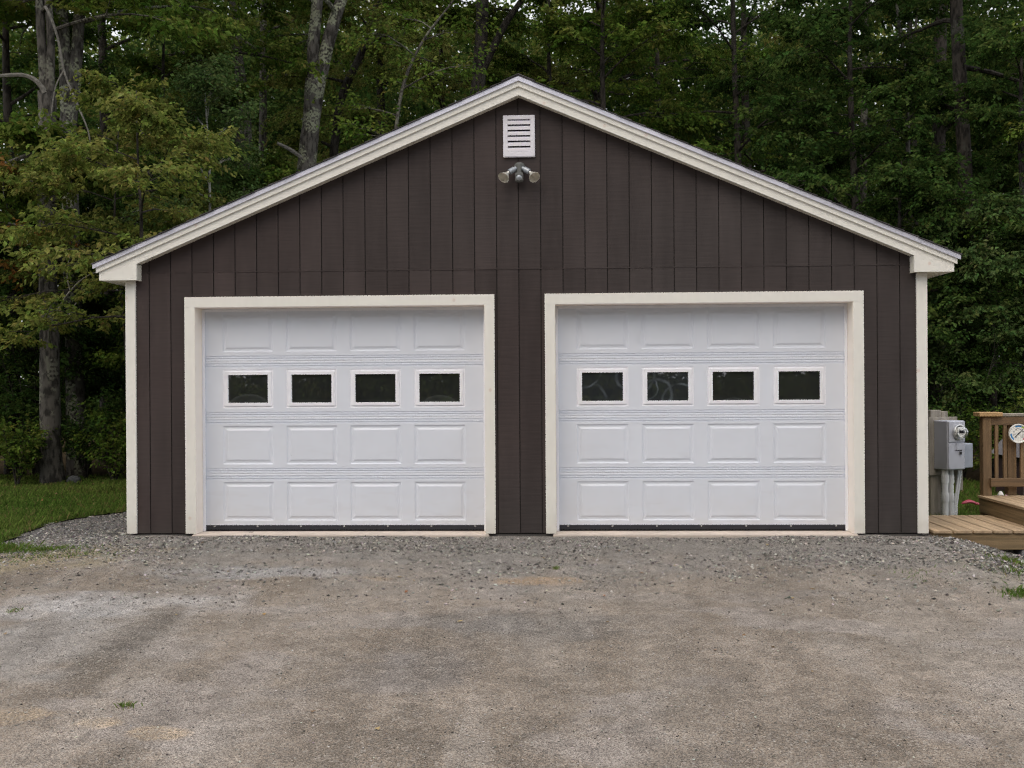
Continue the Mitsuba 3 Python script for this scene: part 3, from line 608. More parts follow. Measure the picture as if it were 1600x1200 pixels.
mp('lock_bar', cbox(-.05, .05, -.158, -.1508, .592, .599, .002), 'dark_metal')
mp('meter_ring', lathe([(.084, 0), (.088, .004), (.088, .022), (.082, .026), (.078, .022), (.078, 0)], [0, -.157, .80], [0, -1, 0], 28), 'bolt_metal', smooth=35)
mp('meter_face', lathe([(0, .05), (.055, .05), (.058, .0), (0, 0)], [0, -.157, .80], [0, -1, 0], 24), 'dial_face')
mp('meter_register', cbox(-.035, .035, -.212, -.2075, .79, .825), 'print_black')
mp('meter_globe', lathe([(0, .100), (.036, .097), (.058, .086), (.066, .065), (.070, .02), (.070, .012), (.065, .012), (.061, .063), (.053, .080), (.034, .091), (0, .094)], [0, -.157, .80], [0, -1, 0], 28), 'bulb_glass', smooth=40)
mp('breaker_box', cbox(.12, .265, -.10, .02, .385, .665, .006), 'breaker_paint')
mp('breaker_door', cbox(.125, .26, -.107, -.1005, .392, .660, .003), 'breaker_paint')
mp('outlet_box', cbox(.15, .22, .0, .06, .12, .384, .006), 'weathered_wood')
for cx, cy, rr in ((-.098, -.05, .036), (-.008, -.05, .027), (.045, .03, .020)):
    prof = [(rr, -.45)]
    for zc in (.05, .26): prof += [(rr, zc - .04), (rr + .006, zc - .038), (rr + .006, zc + .05), (rr, zc + .052)]
    prof += [(rr, .374)]
    mp('conduit', lathe([(0, -.45)] + prof + [(0, .374)], [cx, cy, 0], [0, 0, 1], 18), 'conduit', smooth=35)
for a in ((.125, .09), (.155, .12)):
    mp('thin_conduit', tube([(a[0], -.03, .374), (a[0] - .005, -.03, .3), (a[1] - .03, -.03, -.05), (a[1] - .04, -.03, -.4)], .011, 8), 'conduit', smooth=40)

# things on the lawn beyond the deck
tell('lawn_toy', 'pinkish red plastic toy lying on the grass beyond the deck platform', 'toy')
e = trimesh.creation.icosphere(3); v = e.vertices.copy(); v[:, 0] *= .095; v[:, 1] *= .05; v[:, 2] *= .022; v[:, 2] += .02 * np.cos(v[:, 0] * 20); e.vertices = v + [5.49, 3.74, H(5.49, 3.74) + .12]
put('lawn_toy__body', e, 'pink_plastic', smooth=True)
put('lawn_toy__fin', tube([(5.55, 3.72, H(5.5, 3.7) + .115), (5.58, 3.70, H(5.5, 3.7) + .118), (5.61, 3.69, H(5.5, 3.7) + .105)], [.018, .015, .006], 8), 'pink_plastic', smooth=True)
tell('white_toy', 'small rounded white toy on the lawn beyond the raised step', 'toy')
put('white_toy__body', lathe([(0, 0), (.03, .005), (.042, .03), (.036, .06), (.024, .08), (.014, .095), (0, .10)], [6.15, 4.4, -.17], [0, 0, 1], 18), 'white_plastic', smooth=40)
put('white_toy__rim', lathe([(.036, 0), (.048, .008), (.036, .016)], [6.15, 4.4, -.15], [0, 0, 1], 18), 'white_plastic')
tell('pink_toy', 'pointed pale pink toy on the lawn beyond the raised step', 'toy')
put('pink_toy__body', lathe([(0, 0), (.07, .0), (.065, .06), (.04, .13), (.012, .20), (0, .21)], [6.24, 4.4, -.22], [.3, 0, 1], 14), 'pale_pink_plastic', smooth=40)
put('pink_toy__foot', cbox(6.17, 6.33, 4.34, 4.46, -.25, -.218, .006), 'pale_pink_plastic')
S = 'garden_box'
tell(S, 'low grey gable-roofed box seen through the deck balusters', 'box')
put(S + '__wall', prism_y(Polygon([(6.70, -.3), (8.2, -.3), (8.2, .32), (6.70, .32)]), 5.0, 5.9), 'shed_dark')
put(S + '__roof', cat([prism_y(Polygon([(6.64, .325), (6.93, .66), (7.5, .74), (8.05, .66), (8.3, .325)]), 4.92, 5.95)]), 'shed_grey')
put(S + '__roof_edge', cbox(6.62, 8.32, 4.90, 4.919, .30, .335), 'shed_dark')
rk = trimesh.creation.icosphere(3); v = rk.vertices.copy(); v *= (1 + .5 * (meshkit.fbm(v * 1.7 + 5, 3, 4)[:, None] - .5)); v *= [.10, .08, .075]; rk.vertices = v + [-6.75, 5.5, H(-6.75, 5.5) + .06]
put('field_stone', rk, 'rock_grey', 'small grey stone at the wood edge left of the garage', 'stone', smooth=40)

# ---------------------------------------------------------------- trees
PAL = {  # mean leaf colours
    'maple': [(.082, .138, .024), (.120, .175, .033), (.155, .190, .044)],
    'deep': [(.046, .086, .022), (.062, .106, .027), (.086, .126, .034)],
    'beech': [(.165, .195, .046), (.205, .215, .060), (.130, .170, .038)],
    'turning': [(.18, .18, .045), (.27, .14, .04), (.16, .17, .04)],
    'far': [(.165, .20, .050), (.20, .21, .062), (.13, .175, .040)],
    'cool': [(.075, .125, .040), (.095, .145, .048), (.12, .16, .055)],
}
def unit(v): return v / (np.linalg.norm(v, axis=-1, keepdims=True) + 1e-9)
def spray_leaves(r, start, d, length, nper, size, droop, pal, jit, nj=.65):
    """leaves two-ranked along many twigs at once"""
    n = len(start); k = int(nper)
    t = (np.arange(k) + r.random((n, k))) / k
    s = t * length[:, None]
    P = start[:, None] + d[:, None] * s[..., None] - np.array([0, 0, 1]) * (droop * s ** 2)[..., None]
    side = unit(np.cross(d, np.array([0, 0, 1.0]) + r.normal(0, .3, (n, 3))))
    sg = np.where(np.arange(k) % 2, 1.0, -1.0)[None, :, None]
    D = unit(d[:, None] * .6 + side[:, None] * sg * .9 + np.array([0, 0, -1]) * (.25 + droop) + r.normal(0, .30, (n, k, 3)))
    N = unit(np.array([0, 0, 1.0]) + r.normal(0, nj, (n, k, 3)))
    P = P + r.normal(0, jit, (n, k, 3))
    P, D, N = P.reshape(-1, 3), D.reshape(-1, 3), N.reshape(-1, 3); m = len(P)
    L = size * r.uniform(.6, 1.25, m)
    base = np.array(PAL[pal])
    twigc = base[np.repeat(r.choice(len(base), n, p=[.45, .33, .22]), k)]
    col = twigc * r.uniform(.7, 1.35, (m, 1)) * (1 + r.normal(0, .08, (m, 3)))
    return P, D, N, L, L * r.uniform(.48, .66, m), col.clip(.01, .6)

def canopy(r, limbs, nb, nt, nleaf, size, pal, droop=.25, jit=.035, blen=.5, tlen=.55, near=False):
    """limbs: list of (points, radii). Returns the wood meshes of the branches and the leaf arrays."""
    wood, S, Dn, Ln = [], [], [], []
    for p, rad in limbs:
        L = np.linalg.norm(np.diff(p, axis=0), axis=1).sum()
        for b in range(nb):
            t = .22 + .78 * (b + r.random()) / nb
            i = min(int(t * (len(p) - 1)), len(p) - 2); o = p[i] + (p[i + 1] - p[i]) * (t * (len(p) - 1) - i)
            ax = unit(p[i + 1] - p[i]); a = (1 if b % 2 else -1) * r.uniform(.5, 1.2)
            c, s = math.cos(a), math.sin(a)
            d = np.array([ax[0] * c - ax[1] * s, ax[0] * s + ax[1] * c, ax[2] * .6 + r.normal(.05, .22)]); d = unit(d)
            l = L * blen * r.uniform(.5, 1.1) * (1.15 - .6 * t)
            tt = np.linspace(0, 1, 4)[:, None]; q = o + d * l * tt - np.array([0, 0, 1]) * droop * .35 * l * tt ** 2
            wood.append(tube(q, np.linspace(max(.006, rad[i] * .45), .003, 4), 4, cap=False))
            for w in range(nt):
                u = .15 + .85 * (w + r.random()) / nt; k = min(int(u * 3), 2); oo = q[k] + (q[k + 1] - q[k]) * (u * 3 - k)
                a = (1 if w % 2 else -1) * r.uniform(.35, 1.1) if w < nt - 1 else 0
                c, s = math.cos(a), math.sin(a)
                S.append(oo); Dn.append([d[0] * c - d[1] * s, d[0] * s + d[1] * c, d[2] + r.normal(-.05, .22)]); Ln.append(tlen * r.uniform(.5, 1.25))
    S, Dn, Ln = np.array(S), unit(np.array(Dn)), np.array(Ln)
    return wood, spray_leaves(r, S, Dn, Ln, nleaf, size, droop, pal, jit)

def limbs_of(r, spine, rad, lo, hi, n, reach, rise, top=.35, bias=None):
    """main limbs off a trunk between heights lo and hi"""
    out, g = [], r.uniform(0, 6.28)
    z = spine[:, 2]
    for i in range(n):
        t = (i + r.random()) / n; zz = lo + (hi - lo) * t
        o = np.array([np.interp(zz, z, spine[:, k]) for k in range(3)]); rr = np.interp(zz, z, rad)
        g += 2.4 + r.normal(0, .3)
        l = reach * (1 - (1 - top) * t ** 1.3) * r.uniform(.65, 1.15)
        e = rise + .5 * t + r.normal(0, .12)
        d = np.array([math.cos(g), math.sin(g), 0])
        if bias is not None: d = unit(d + np.array(bias))
        s = np.linspace(0, 1, 6)[:, None]
        p = o + d * l * math.cos(e) * s + np.array([0, 0, 1]) * (l * math.sin(e) * s - .25 * l * s ** 2)
        p[1:] += r.normal(0, .05 * l / 2, (5, 3)) * s[1:]
        out.append((p, np.linspace(rr * .42 + .004, .006, 6)))
    return out

def emit_tree(name, label, trunks, barkmat, limb_args, can_args, seed, group=None, cat_='tree', dead=()):
    """trunks: list of (points, radii); the first one carries on from the ground"""
    r = np.random.default_rng(seed); key = fresh(name); tell(key, label, cat_, group)
    pal = can_args.get('pal', 'maple')
    spines = [refine(p, q, .22) for p, q in trunks]
    sides = 14 if spines[0][1].max() > .07 else 8
    put(key + '__trunk', cat([tube(p, q, sides, .16, seed) for p, q in spines]), barkmat, smooth=True)
    wood, leaf = [], []
    for k, la in limb_args:
        lm = limbs_of(r, spines[k][0], spines[k][1], **la)
        wood += [tube(*refine(p, q, .3), 6, cap=False) for p, q in lm]
        w, lf = canopy(r, lm, **can_args); wood += w; leaf.append(lf)
    P, D, N, L, Wd, col = [np.concatenate([x[i] for x in leaf]) for i in range(6)]
    keep = (P[:, 2] > H(P[:, 0], P[:, 1]) + .05) & ~((np.abs(P[:, 0]) < 3.75) & (P[:, 1] > -.3) & (P[:, 1] < 7.5) & (P[:, 2] < 4.3 - .42 * np.abs(P[:, 0]) + .15))
    m, c = leaf_quads(P[keep], D[keep], N[keep], L[keep], Wd[keep], col[keep])
    put(key + '__branches', cat(wood), barkmat, kind='stuff')
    put(key + '__crown', m, 'leaf', color=c)
    for p, q, mm in dead: put(key + '__dead_branch', tube(*refine(p, q, .08), 6, .25, seed), mm)
    return key

NLEAF = [0]
def gz(x, y): return float(H(x, y)) - .1

# --- left of the garage
emit_tree('forked_tree', 'grey forked trunk nearest the left edge with pale dead limbs', [
    ([(-7.06, 5.5, gz(-7.06, 5.5)), (-7.08, 5.49, .3), (-7.1, 5.49, 2.36), (-7.12, 5.49, 3.95), (-7.11, 5.5, 4.8), (-7.11, 5.5, 5.7)], [.20, .155, .135, .13, .13, .13]),
    ([(-7.12, 5.5, 5.3), (-7.15, 5.5, 5.9), (-7.19, 5.49, 6.6), (-7.21, 5.49, 7.3), (-7.26, 5.49, 10.5)], [.085, .068, .064, .06, .03]),
    ([(-7.10, 5.5, 5.3), (-7.06, 5.5, 5.9), (-7.05, 5.5, 6.5), (-7.09, 5.5, 7.1), (-7.2, 5.5, 11.0)], [.08, .062, .058, .055, .03])], 'bark_grey',
    [(1, dict(lo=6.4, hi=10.3, n=8, reach=2.6, rise=.2)), (2, dict(lo=6.4, hi=10.8, n=9, reach=2.8, rise=.2)), (0, dict(lo=3.0, hi=5.0, n=5, reach=2.0, rise=.1))],
    dict(nb=7, nt=6, nleaf=22, size=.115, pal='maple'), 1, dead=[
    ([(-7.09, 5.40, 5.66), (-7.23, 5.36, 5.85), (-7.39, 5.33, 5.91), (-7.75, 5.30, 5.89), (-8.3, 5.25, 5.72)], [.045, .036, .03, .025, .018], 'dead_wood'),
    ([(-7.06, 5.38, 4.60), (-7.24, 5.32, 4.75), (-7.47, 5.28, 4.67), (-7.75, 5.25, 4.57), (-8.3, 5.2, 4.36)], [.04, .034, .028, .024, .018], 'dead_wood'),
    ([(-7.47, 5.28, 4.67), (-7.55, 5.24, 4.45), (-7.62, 5.2, 4.3), (-7.60, 5.2, 4.1)], [.016, .012, .009, .006], 'dead_wood'),
    ([(-7.06, 5.36, 6.9), (-6.85, 5.1, 6.64), (-6.71, 5.01, 6.32), (-6.63, 5.02, 5.87), (-6.45, 5.02, 5.41), (-6.27, 5.03, 4.91), (-6.22, 5.0, 4.3)], [.022, .02, .018, .016, .013, .010, .006], 'dead_wood'),
    ([(-6.63, 5.02, 5.87), (-6.74, 4.98, 5.6), (-6.78, 4.95, 5.2)], [.012, .009, .005], 'dead_wood'),
    ([(-7.0, 5.35, 2.0), (-6.52, 4.6, 2.47), (-6.33, 4.53, 2.69), (-6.15, 4.53, 2.86), (-5.9, 4.54, 2.97)], [.02, .014, .011, .008, .004], 'dead_wood'),
    ([(-6.52, 4.6, 2.47), (-6.4, 4.5, 2.3), (-6.25, 4.5, 2.5), (-6.18, 4.5, 2.62)], [.010, .008, .006, .004], 'dead_wood'),
    ([(-6.33, 4.53, 2.69), (-6.36, 4.5, 2.95), (-6.3, 4.5, 3.2)], [.008, .006, .004], 'dead_wood')])
emit_tree('twin_tree', 'pale grey trunk splitting into two stems just right of the leftmost trunk', [
    ([(-7.35, 7.0, gz(-7.35, 7)), (-7.4, 6.98, 1.0), (-7.45, 6.98, 3.48), (-7.49, 6.98, 5.7)], [.20, .15, .13, .13]),
    ([(-7.50, 6.98, 5.4), (-7.53, 6.98, 6.57), (-7.59, 6.98, 7.6), (-7.7, 6.98, 11.5)], [.11, .10, .09, .035]),
    ([(-7.47, 6.98, 5.4), (-7.35, 6.99, 6.67), (-7.28, 6.99, 7.6), (-7.0, 7.0, 11.6)], [.10, .095, .09, .035])], 'bark_lichen',
    [(1, dict(lo=7.2, hi=11.3, n=8, reach=2.7, rise=.2)), (2, dict(lo=7.0, hi=11.3, n=9, reach=3.0, rise=.2))],
    dict(nb=7, nt=6, nleaf=22, size=.115, pal='maple'), 2)
emit_tree('beech_sapling', 'young tree with drooping yellow-green leaf sprays overhanging the left eave', [
    ([(-4.92, 3.5, gz(-4.9, 3.5)), (-4.90, 3.4, 2.05), (-4.88, 3.39, 3.46), (-4.91, 3.38, 4.07), (-4.93, 3.38, 5.1)], [.035, .028, .022, .016, .006])], 'bark_dark',
    [(0, dict(lo=2.2, hi=4.7, n=13, reach=1.75, rise=.15, top=.45))],
    dict(nb=7, nt=5, nleaf=24, size=.085, pal='beech', droop=.32, jit=.025, tlen=.45), 3)
emit_tree('turning_sapling', 'small tree with orange-tinged leaves at the far left edge', [
    ([(-8.1, 5.2, gz(-8.1, 5.2)), (-8.05, 5.2, 1.2), (-8.0, 5.1, 2.8), (-7.9, 5.0, 4.6)], [.03, .026, .018, .006])], 'bark_dark',
    [(0, dict(lo=2.6, hi=4.5, n=10, reach=1.3, rise=.15, top=.5))],
    dict(nb=6, nt=5, nleaf=16, size=.10, pal='turning', droop=.32, jit=.025, tlen=.42), 4)
emit_tree('beech_sapling', 'yellowish sapling with layered sprays between the two left trunks and the eave', [
    ([(-6.1, 6.0, gz(-6, 6)), (-5.98, 5.5, 2.2), (-5.9, 5.0, 4.0), (-5.8, 5.0, 5.6)], [.022, .018, .015, .006])], 'bark_dark',
    [(0, dict(lo=2.4, hi=5.4, n=13, reach=1.7, rise=.1, top=.6))],
    dict(nb=7, nt=5, nleaf=24, size=.085, pal='beech', droop=.34, jit=.025, tlen=.45), 5)
emit_tree('birch_sapling', 'slim white-barked birch behind the left slope of the roof', [
    ([(-4.7, 5.7, gz(-4.7, 5.7)), (-4.73, 5.6, 3.75), (-4.74, 5.59, 4.88), (-4.78, 5.59, 5.4), (-4.8, 5.6, 6.0)], [.028, .020, .015, .008, .004])], 'bark_birch',
    [(0, dict(lo=3.2, hi=5.9, n=14, reach=1.1, rise=.5, top=.45))],
    dict(nb=7, nt=6, nleaf=18, size=.065, pal='cool', droop=.35, jit=.05, tlen=.4), 6)
emit_tree('leaning_tree', 'dark thin trunk leaning left between the twin trunk and the slim pair', [
    ([(-4.6, 10.1, gz(-4.6, 10.1)), (-5.33, 10.07, 4.67), (-5.79, 10.06, 6.37), (-6.22, 10.04, 7.1), (-6.48, 10.03, 7.71), (-6.64, 10.02, 8.2), (-6.9, 10.02, 12.0)], [.13, .10, .09, .085, .08, .075, .02])], 'bark_dark',
    [(0, dict(lo=7.2, hi=11.8, n=11, reach=2.8, rise=.2)), (0, dict(lo=3.0, hi=6.5, n=7, reach=2.2, rise=.15))], dict(nb=7, nt=6, nleaf=25, size=.102, pal='maple'), 7)
emit_tree('slim_tree', 'slim grey trunk, left one of the slim pair', [
    ([(-5.85, 12.1, gz(-5.8, 12)), (-6.0, 12.05, 4.34), (-6.13, 12.04, 7.27), (-6.26, 12.04, 8.34), (-6.32, 12.04, 9.4), (-6.4, 12.04, 13.5)], [.16, .13, .115, .105, .10, .03])], 'bark_grey',
    [(0, dict(lo=8.6, hi=13.3, n=12, reach=2.6, rise=.3)), (0, dict(lo=3.5, hi=6.0, n=6, reach=2.0, rise=.1))], dict(nb=7, nt=6, nleaf=25, size=.102, pal='maple'), 8)
emit_tree('slim_tree', 'slim grey trunk, right one of the slim pair', [
    ([(-6.3, 14.1, gz(-6.3, 14)), (-6.31, 14.04, 4.6), (-6.28, 14.04, 7.73), (-6.25, 14.04, 10.13), (-6.2, 14.04, 14.0)], [.12, .10, .085, .07, .025])], 'bark_grey',
    [(0, dict(lo=8.2, hi=13.8, n=11, reach=2.4, rise=.3))], dict(nb=7, nt=6, nleaf=24, size=.112, pal='far'), 9)
emit_tree('lichen_tree', 'thick lichen-spotted trunk that forks above the left roof slope', [
    ([(-4.8, 10.1, gz(-4.8, 10.1)), (-4.49, 10.11, 3.58), (-4.36, 10.11, 5.52), (-4.27, 10.12, 6.36), (-4.20, 10.12, 7.15)], [.25, .20, .175, .165, .17]),
    ([(-4.22, 10.12, 6.8), (-4.22, 10.12, 7.7), (-4.14, 10.12, 8.67), (-4.0, 10.13, 13.0)], [.11, .115, .10, .03]),
    ([(-4.18, 10.12, 6.7), (-3.97, 10.13, 7.75), (-3.83, 10.14, 8.25), (-3.6, 10.15, 8.95), (-3.0, 10.16, 13.0)], [.12, .125, .115, .10, .03])], 'bark_lichen',
    [(1, dict(lo=8.0, hi=12.8, n=10, reach=2.6, rise=.3)), (2, dict(lo=8.2, hi=12.8, n=10, reach=2.8, rise=.3))], dict(nb=7, nt=6, nleaf=25, size=.102, pal='maple'), 10,
    dead=[([(-4.36, 10.0, 5.60), (-4.65, 9.95, 5.81), (-4.87, 9.92, 5.92)], [.045, .036, .03], 'dead_wood')])
emit_tree('leaning_tree', 'dark thin trunk leaning right beside the lichen-spotted trunk', [
    ([(-5.3, 14.1, gz(-5.3, 14)), (-4.78, 14.1, 5.32), (-4.55, 14.11, 7.72), (-4.23, 14.12, 8.52), (-3.99, 14.13, 9.02), (-3.3, 14.15, 12.5)], [.12, .10, .09, .085, .08, .02])], 'bark_dark',
    [(0, dict(lo=8.0, hi=12.3, n=9, reach=2.6, rise=.2)), (0, dict(lo=4, hi=7.6, n=7, reach=2.0, rise=.1))], dict(nb=7, nt=6, nleaf=24, size=.112, pal='far'), 11)
emit_tree('curved_sapling', 'slender grey stem curving right above the left roof slope', [
    ([(-2.7, 8.7, gz(-2.7, 8.7)), (-2.53, 8.69, 4.75), (-2.44, 8.69, 5.87), (-2.36, 8.7, 6.43), (-2.2, 8.7, 6.93), (-1.97, 8.71, 7.38), (-1.5, 8.73, 8.0), (-.8, 8.8, 8.9)], [.05, .038, .034, .031, .028, .024, .016, .006])], 'bark_grey',
    [(0, dict(lo=5.2, hi=8.6, n=10, reach=1.5, rise=.2, top=.6))], dict(nb=5, nt=5, nleaf=11, size=.09, pal='maple'), 12)
emit_tree('centre_tree', 'dark trunk with a right-hand fork behind the roof peak', [
    ([(-1.55, 13.2, gz(-1.5, 13.2)), (-1.47, 13.23, 4.16), (-1.34, 13.24, 7.65), (-1.26, 13.25, 8.62), (-1.21, 13.25, 9.74), (-1.1, 13.25, 13.5)], [.22, .19, .165, .14, .125, .03]),
    ([(-1.27, 13.25, 8.1), (-.97, 13.26, 8.74), (-.72, 13.27, 9.22), (-.37, 13.28, 9.72), (.5, 13.3, 11.5)], [.08, .085, .075, .06, .015])], 'bark_dark',
    [(0, dict(lo=9.2, hi=13.2, n=10, reach=2.8, rise=.3)), (1, dict(lo=9.3, hi=11.3, n=7, reach=2.2, rise=.3)), (0, dict(lo=5, hi=7.2, n=5, reach=1.6, rise=.1))], dict(nb=7, nt=6, nleaf=25, size=.102, pal='maple'), 13)
emit_tree('faint_tree', 'dim dark trunk half hidden in leaves right of the roof peak', [
    ([(1.35, 18.4, gz(1.3, 18)), (1.39, 18.36, 4.74), (1.52, 18.37, 8.65), (1.57, 18.37, 10.68), (1.7, 18.37, 15.5)], [.22, .19, .16, .14, .03])], 'bark_dark',
    [(0, dict(lo=4.0, hi=15.0, n=22, reach=3.6, rise=.2))], dict(nb=7, nt=6, nleaf=24, size=.112, pal='far'), 14)
# --- dense maples over the right roof slope
for i, (x, y, h, lo, reach, pal, lab) in enumerate([
        (4.05, 12.4, 12.5, 2.0, 3.6, 'deep', 'dense dark green tree above the middle of the right roof slope'),
        (1.3, 11.6, 10.5, 3.0, 2.9, 'maple', 'green tree rising just right of the roof peak'),
        (6.0, 10.8, 10.0, 1.5, 2.9, 'deep', 'dense dark tree above the lower right roof slope'),
        (2.9, 17.0, 15.0, 3.0, 4.0, 'maple', 'tall leafy tree behind the dense dark tree'),
        (-2.6, 17.5, 15.0, 3.0, 4.0, 'far', 'pale yellow-green tree left of the roof peak'),
        (0.2, 15.8, 13.5, 4.0, 3.4, 'maple', 'tall leafy tree directly behind the roof peak')]):
    emit_tree('maple_tree', lab, [([(x, y, gz(x, y)), (x + .1, y, h * .4), (x, y, h * .75), (x + .1, y, h)], [.10, .075, .045, .012])], 'bark_dark',
              [(0, dict(lo=lo, hi=h * .97, n=24, reach=reach, rise=.15, top=.4))], dict(nb=8, nt=6, nleaf=24, size=.112, pal=pal), 30 + i)
# --- right of the garage
emit_tree('slender_tree', 'slender pale trunk rising over the right roof slope', [
    ([(7.9, 16.6, gz(7.9, 16.6)), (7.91, 16.62, 4.46), (7.97, 16.63, 8.72), (8.05, 16.63, 10.76), (8.1, 16.64, 14)], [.10, .085, .075, .065, .02])], 'bark_grey',
    [(0, dict(lo=8.8, hi=13.8, n=9, reach=2.4, rise=.3))], dict(nb=7, nt=6, nleaf=16, size=.13, pal='far'), 40)
emit_tree('slender_tree', 'slender crooked stem that forks near the top right', [
    ([(8.0, 12.6, gz(8, 12.6)), (7.82, 12.62, 3.32), (7.7, 12.61, 5.58), (7.65, 12.61, 7.98), (7.52, 12.61, 8.78), (7.35, 12.61, 11.5)], [.07, .06, .05, .042, .034, .01]),
    ([(7.66, 12.6, 7.7), (7.85, 12.6, 8.7), (8.0, 12.6, 11.0)], [.03, .026, .008])], 'bark_grey',
    [(0, dict(lo=6.5, hi=11.3, n=10, reach=2.0, rise=.3)), (0, dict(lo=2.0, hi=6.0, n=8, reach=1.8, rise=.1))], dict(nb=7, nt=6, nleaf=24, size=.112, pal='deep'), 41)
emit_tree('straight_tree', 'dark straight trunk left of the tallest right trunk, high up', [
    ([(9.0, 14.7, gz(9, 14.7)), (9.02, 14.67, 4.22), (9.08, 14.67, 8.0), (9.14, 14.68, 10.03), (9.2, 14.68, 14)], [.18, .155, .14, .13, .03])], 'bark_dark',
    [(0, dict(lo=8.6, hi=13.7, n=9, reach=2.6, rise=.2)), (0, dict(lo=2.5, hi=7, n=9, reach=2.2, rise=.1))], dict(nb=7, nt=6, nleaf=24, size=.112, pal='deep'), 42)
emit_tree('straight_tree', 'tall straight trunk with a bent base behind the deck, furthest right', [
    ([(7.34, 9.6, gz(7.3, 9.6)), (7.40, 9.59, .3), (7.5, 9.6, 1.32), (7.65, 9.61, 2.7), (7.73, 9.61, 4.2), (7.66, 9.61, 6.16), (7.6, 9.61, 7.42), (7.57, 9.61, 8.23), (7.5, 9.61, 13)], [.22, .17, .145, .135, .125, .12, .115, .11, .03])], 'bark_dark',
    [(0, dict(lo=7.0, hi=12.7, n=10, reach=2.6, rise=.2, bias=(.2, .3, 0))), (0, dict(lo=2.0, hi=6.5, n=6, reach=1.6, rise=.05, bias=(0, .9, 0)))], dict(nb=7, nt=6, nleaf=25, size=.102, pal='deep'), 43)
for i, (x, y, h, lo, reach, pal, lab) in enumerate([
        (8.3, 8.6, 7.5, .8, 2.0, 'deep', 'leafy understorey tree right of the tall straight trunk'),
        (6.35, 8.9, 5.2, .7, 1.5, 'deep', 'dark understorey tree just beyond the right eave'),
        (9.8, 8.2, 10.5, 1.5, 2.8, 'maple', 'green tree at the right edge of the picture'),
        (7.6, 8.3, 4.4, .6, 1.2, 'cool', 'bluish green sapling in front of the tall straight trunk'),
        (-8.9, 7.8, 9.5, 1.0, 2.4, 'deep', 'dark tree at the far left edge behind the forked trunk'),
        (-6.7, 9.1, 8.0, .8, 2.3, 'maple', 'green tree filling the gap behind the beech saplings'),
        (-8.6, 10.9, 12.5, 2.5, 3.0, 'maple', 'tall green tree behind the twin trunk'),
        (-3.9, 16.0, 13.5, 3.0, 3.4, 'far', 'tall pale tree behind the lichen-spotted trunk'),
        (9.9, 19.0, 14.0, 1.0, 3.8, 'deep', 'tall dark tree far behind the slender trunks'),
        (5.4, 18.5, 14.0, 1.0, 3.8, 'deep', 'tall tree far behind the right roof slope'),
        (-5.5, 8.6, 5.2, .6, 1.6, 'deep', 'dark leafy sapling behind the left corner of the garage'),
        (-8.2, 7.4, 4.4, .3, 1.7, 'deep', 'dark low sapling between the forked and twin trunks'),
        (-6.8, 8.0, 4.6, .3, 1.6, 'deep', 'dark low sapling right of the twin trunk'),
        (-10.0, 7.0, 6.0, .3, 2.0, 'maple', 'leafy sapling at the far left edge of the wood'),
        (-5.6, 6.9, 3.6, .3, 1.2, 'maple', 'leafy sapling close to the garage side wall')]):
    emit_tree('understorey_tree', lab, [([(x, y, gz(x, y)), (x + .06, y, h * .4), (x - .04, y, h * .75), (x, y, h)], np.array([1, .75, .45, .12]) * (.02 + .011 * h))], 'bark_dark',
              [(0, dict(lo=lo, hi=h * .97, n=int(12 + h), reach=reach, rise=.12, top=.45))], dict(nb=7, nt=6, nleaf=27, size=.092, pal=pal), 60 + i)

# --- shrubs along the wood edge
def shrub(x, y, h, w, pal, seed, lab, n=7, size=.07):
    r = np.random.default_rng(seed); key = fresh('shrub'); tell(key, lab, 'shrub')
    z0 = float(H(x, y)) - .03; limbs = []
    for i in range(n):
        a = i * 2.4 + r.normal(0, .3); d = np.array([math.cos(a), math.sin(a), 0]) * w * r.uniform(.4, 1)
        s = np.linspace(0, 1, 6)[:, None]; limbs.append((np.array([x, y, z0]) + d * s ** 1.3 + np.array([0, 0, 1]) * h * r.uniform(.6, 1.05) * s, np.linspace(.012, .003, 6)))
    wood, (P, D, N, L, Wd, col) = canopy(r, limbs, 6, 4, 10, size, pal, .3, .04, .38, .3)
    k = P[:, 2] > z0 + .03
    m, c = leaf_quads(P[k], D[k], N[k], L[k], Wd[k], col[k])
    put(key + '__stem', cat([tube(p, q, 5, cap=False) for p, q in limbs] + wood), 'bark_dark'); put(key + '__foliage', m, 'leaf', color=c)
for i, (x, y, h, w, pal, lab) in enumerate([
        (-8.2, 5.5, 1.5, .8, 'deep', 'bushy shrub at the left edge of the lawn'), (-7.4, 5.1, .9, .5, 'maple', 'low bright shrub in front of the forked trunk'),
        (-6.75, 5.9, 1.3, .6, 'deep', 'dark shrub right of the forked trunk'), (-6.15, 5.5, 1.0, .5, 'maple', 'low shrub midway along the left wood edge'),
        (-5.5, 6.0, 1.7, .6, 'deep', 'shrub at the wood edge nearest the garage wall'), (-5.0, 6.4, 1.3, .6, 'cool', 'pale green shrub in the shade beside the garage'),
        (-7.9, 6.6, 2.6, .9, 'deep', 'tall shrub behind the forked trunk'), (-6.5, 7.2, 2.6, .9, 'deep', 'tall shrub under the twin trunk'), (-9.3, 6.4, 2.4, .9, 'maple', 'tall shrub beyond the far left lawn'),
        (6.3, 7.4, 1.5, .7, 'deep', 'shrub behind the electric meter'), (7.1, 6.9, 1.2, .6, 'maple', 'low shrub behind the deck post'), (7.9, 6.6, 1.6, .8, 'deep', 'shrub behind the dial thermometer'),
        (7.0, 7.9, 2.6, .9, 'deep', 'tall dark shrub between the meter and the deck railing'), (8.6, 7.2, 2.4, .9, 'deep', 'tall shrub beyond the railing at the right edge'), (5.6, 8.0, 2.2, .8, 'deep', 'dark shrub beside the rear of the garage at right')]):
    shrub(x, y, h, w, pal, 200 + i, lab)

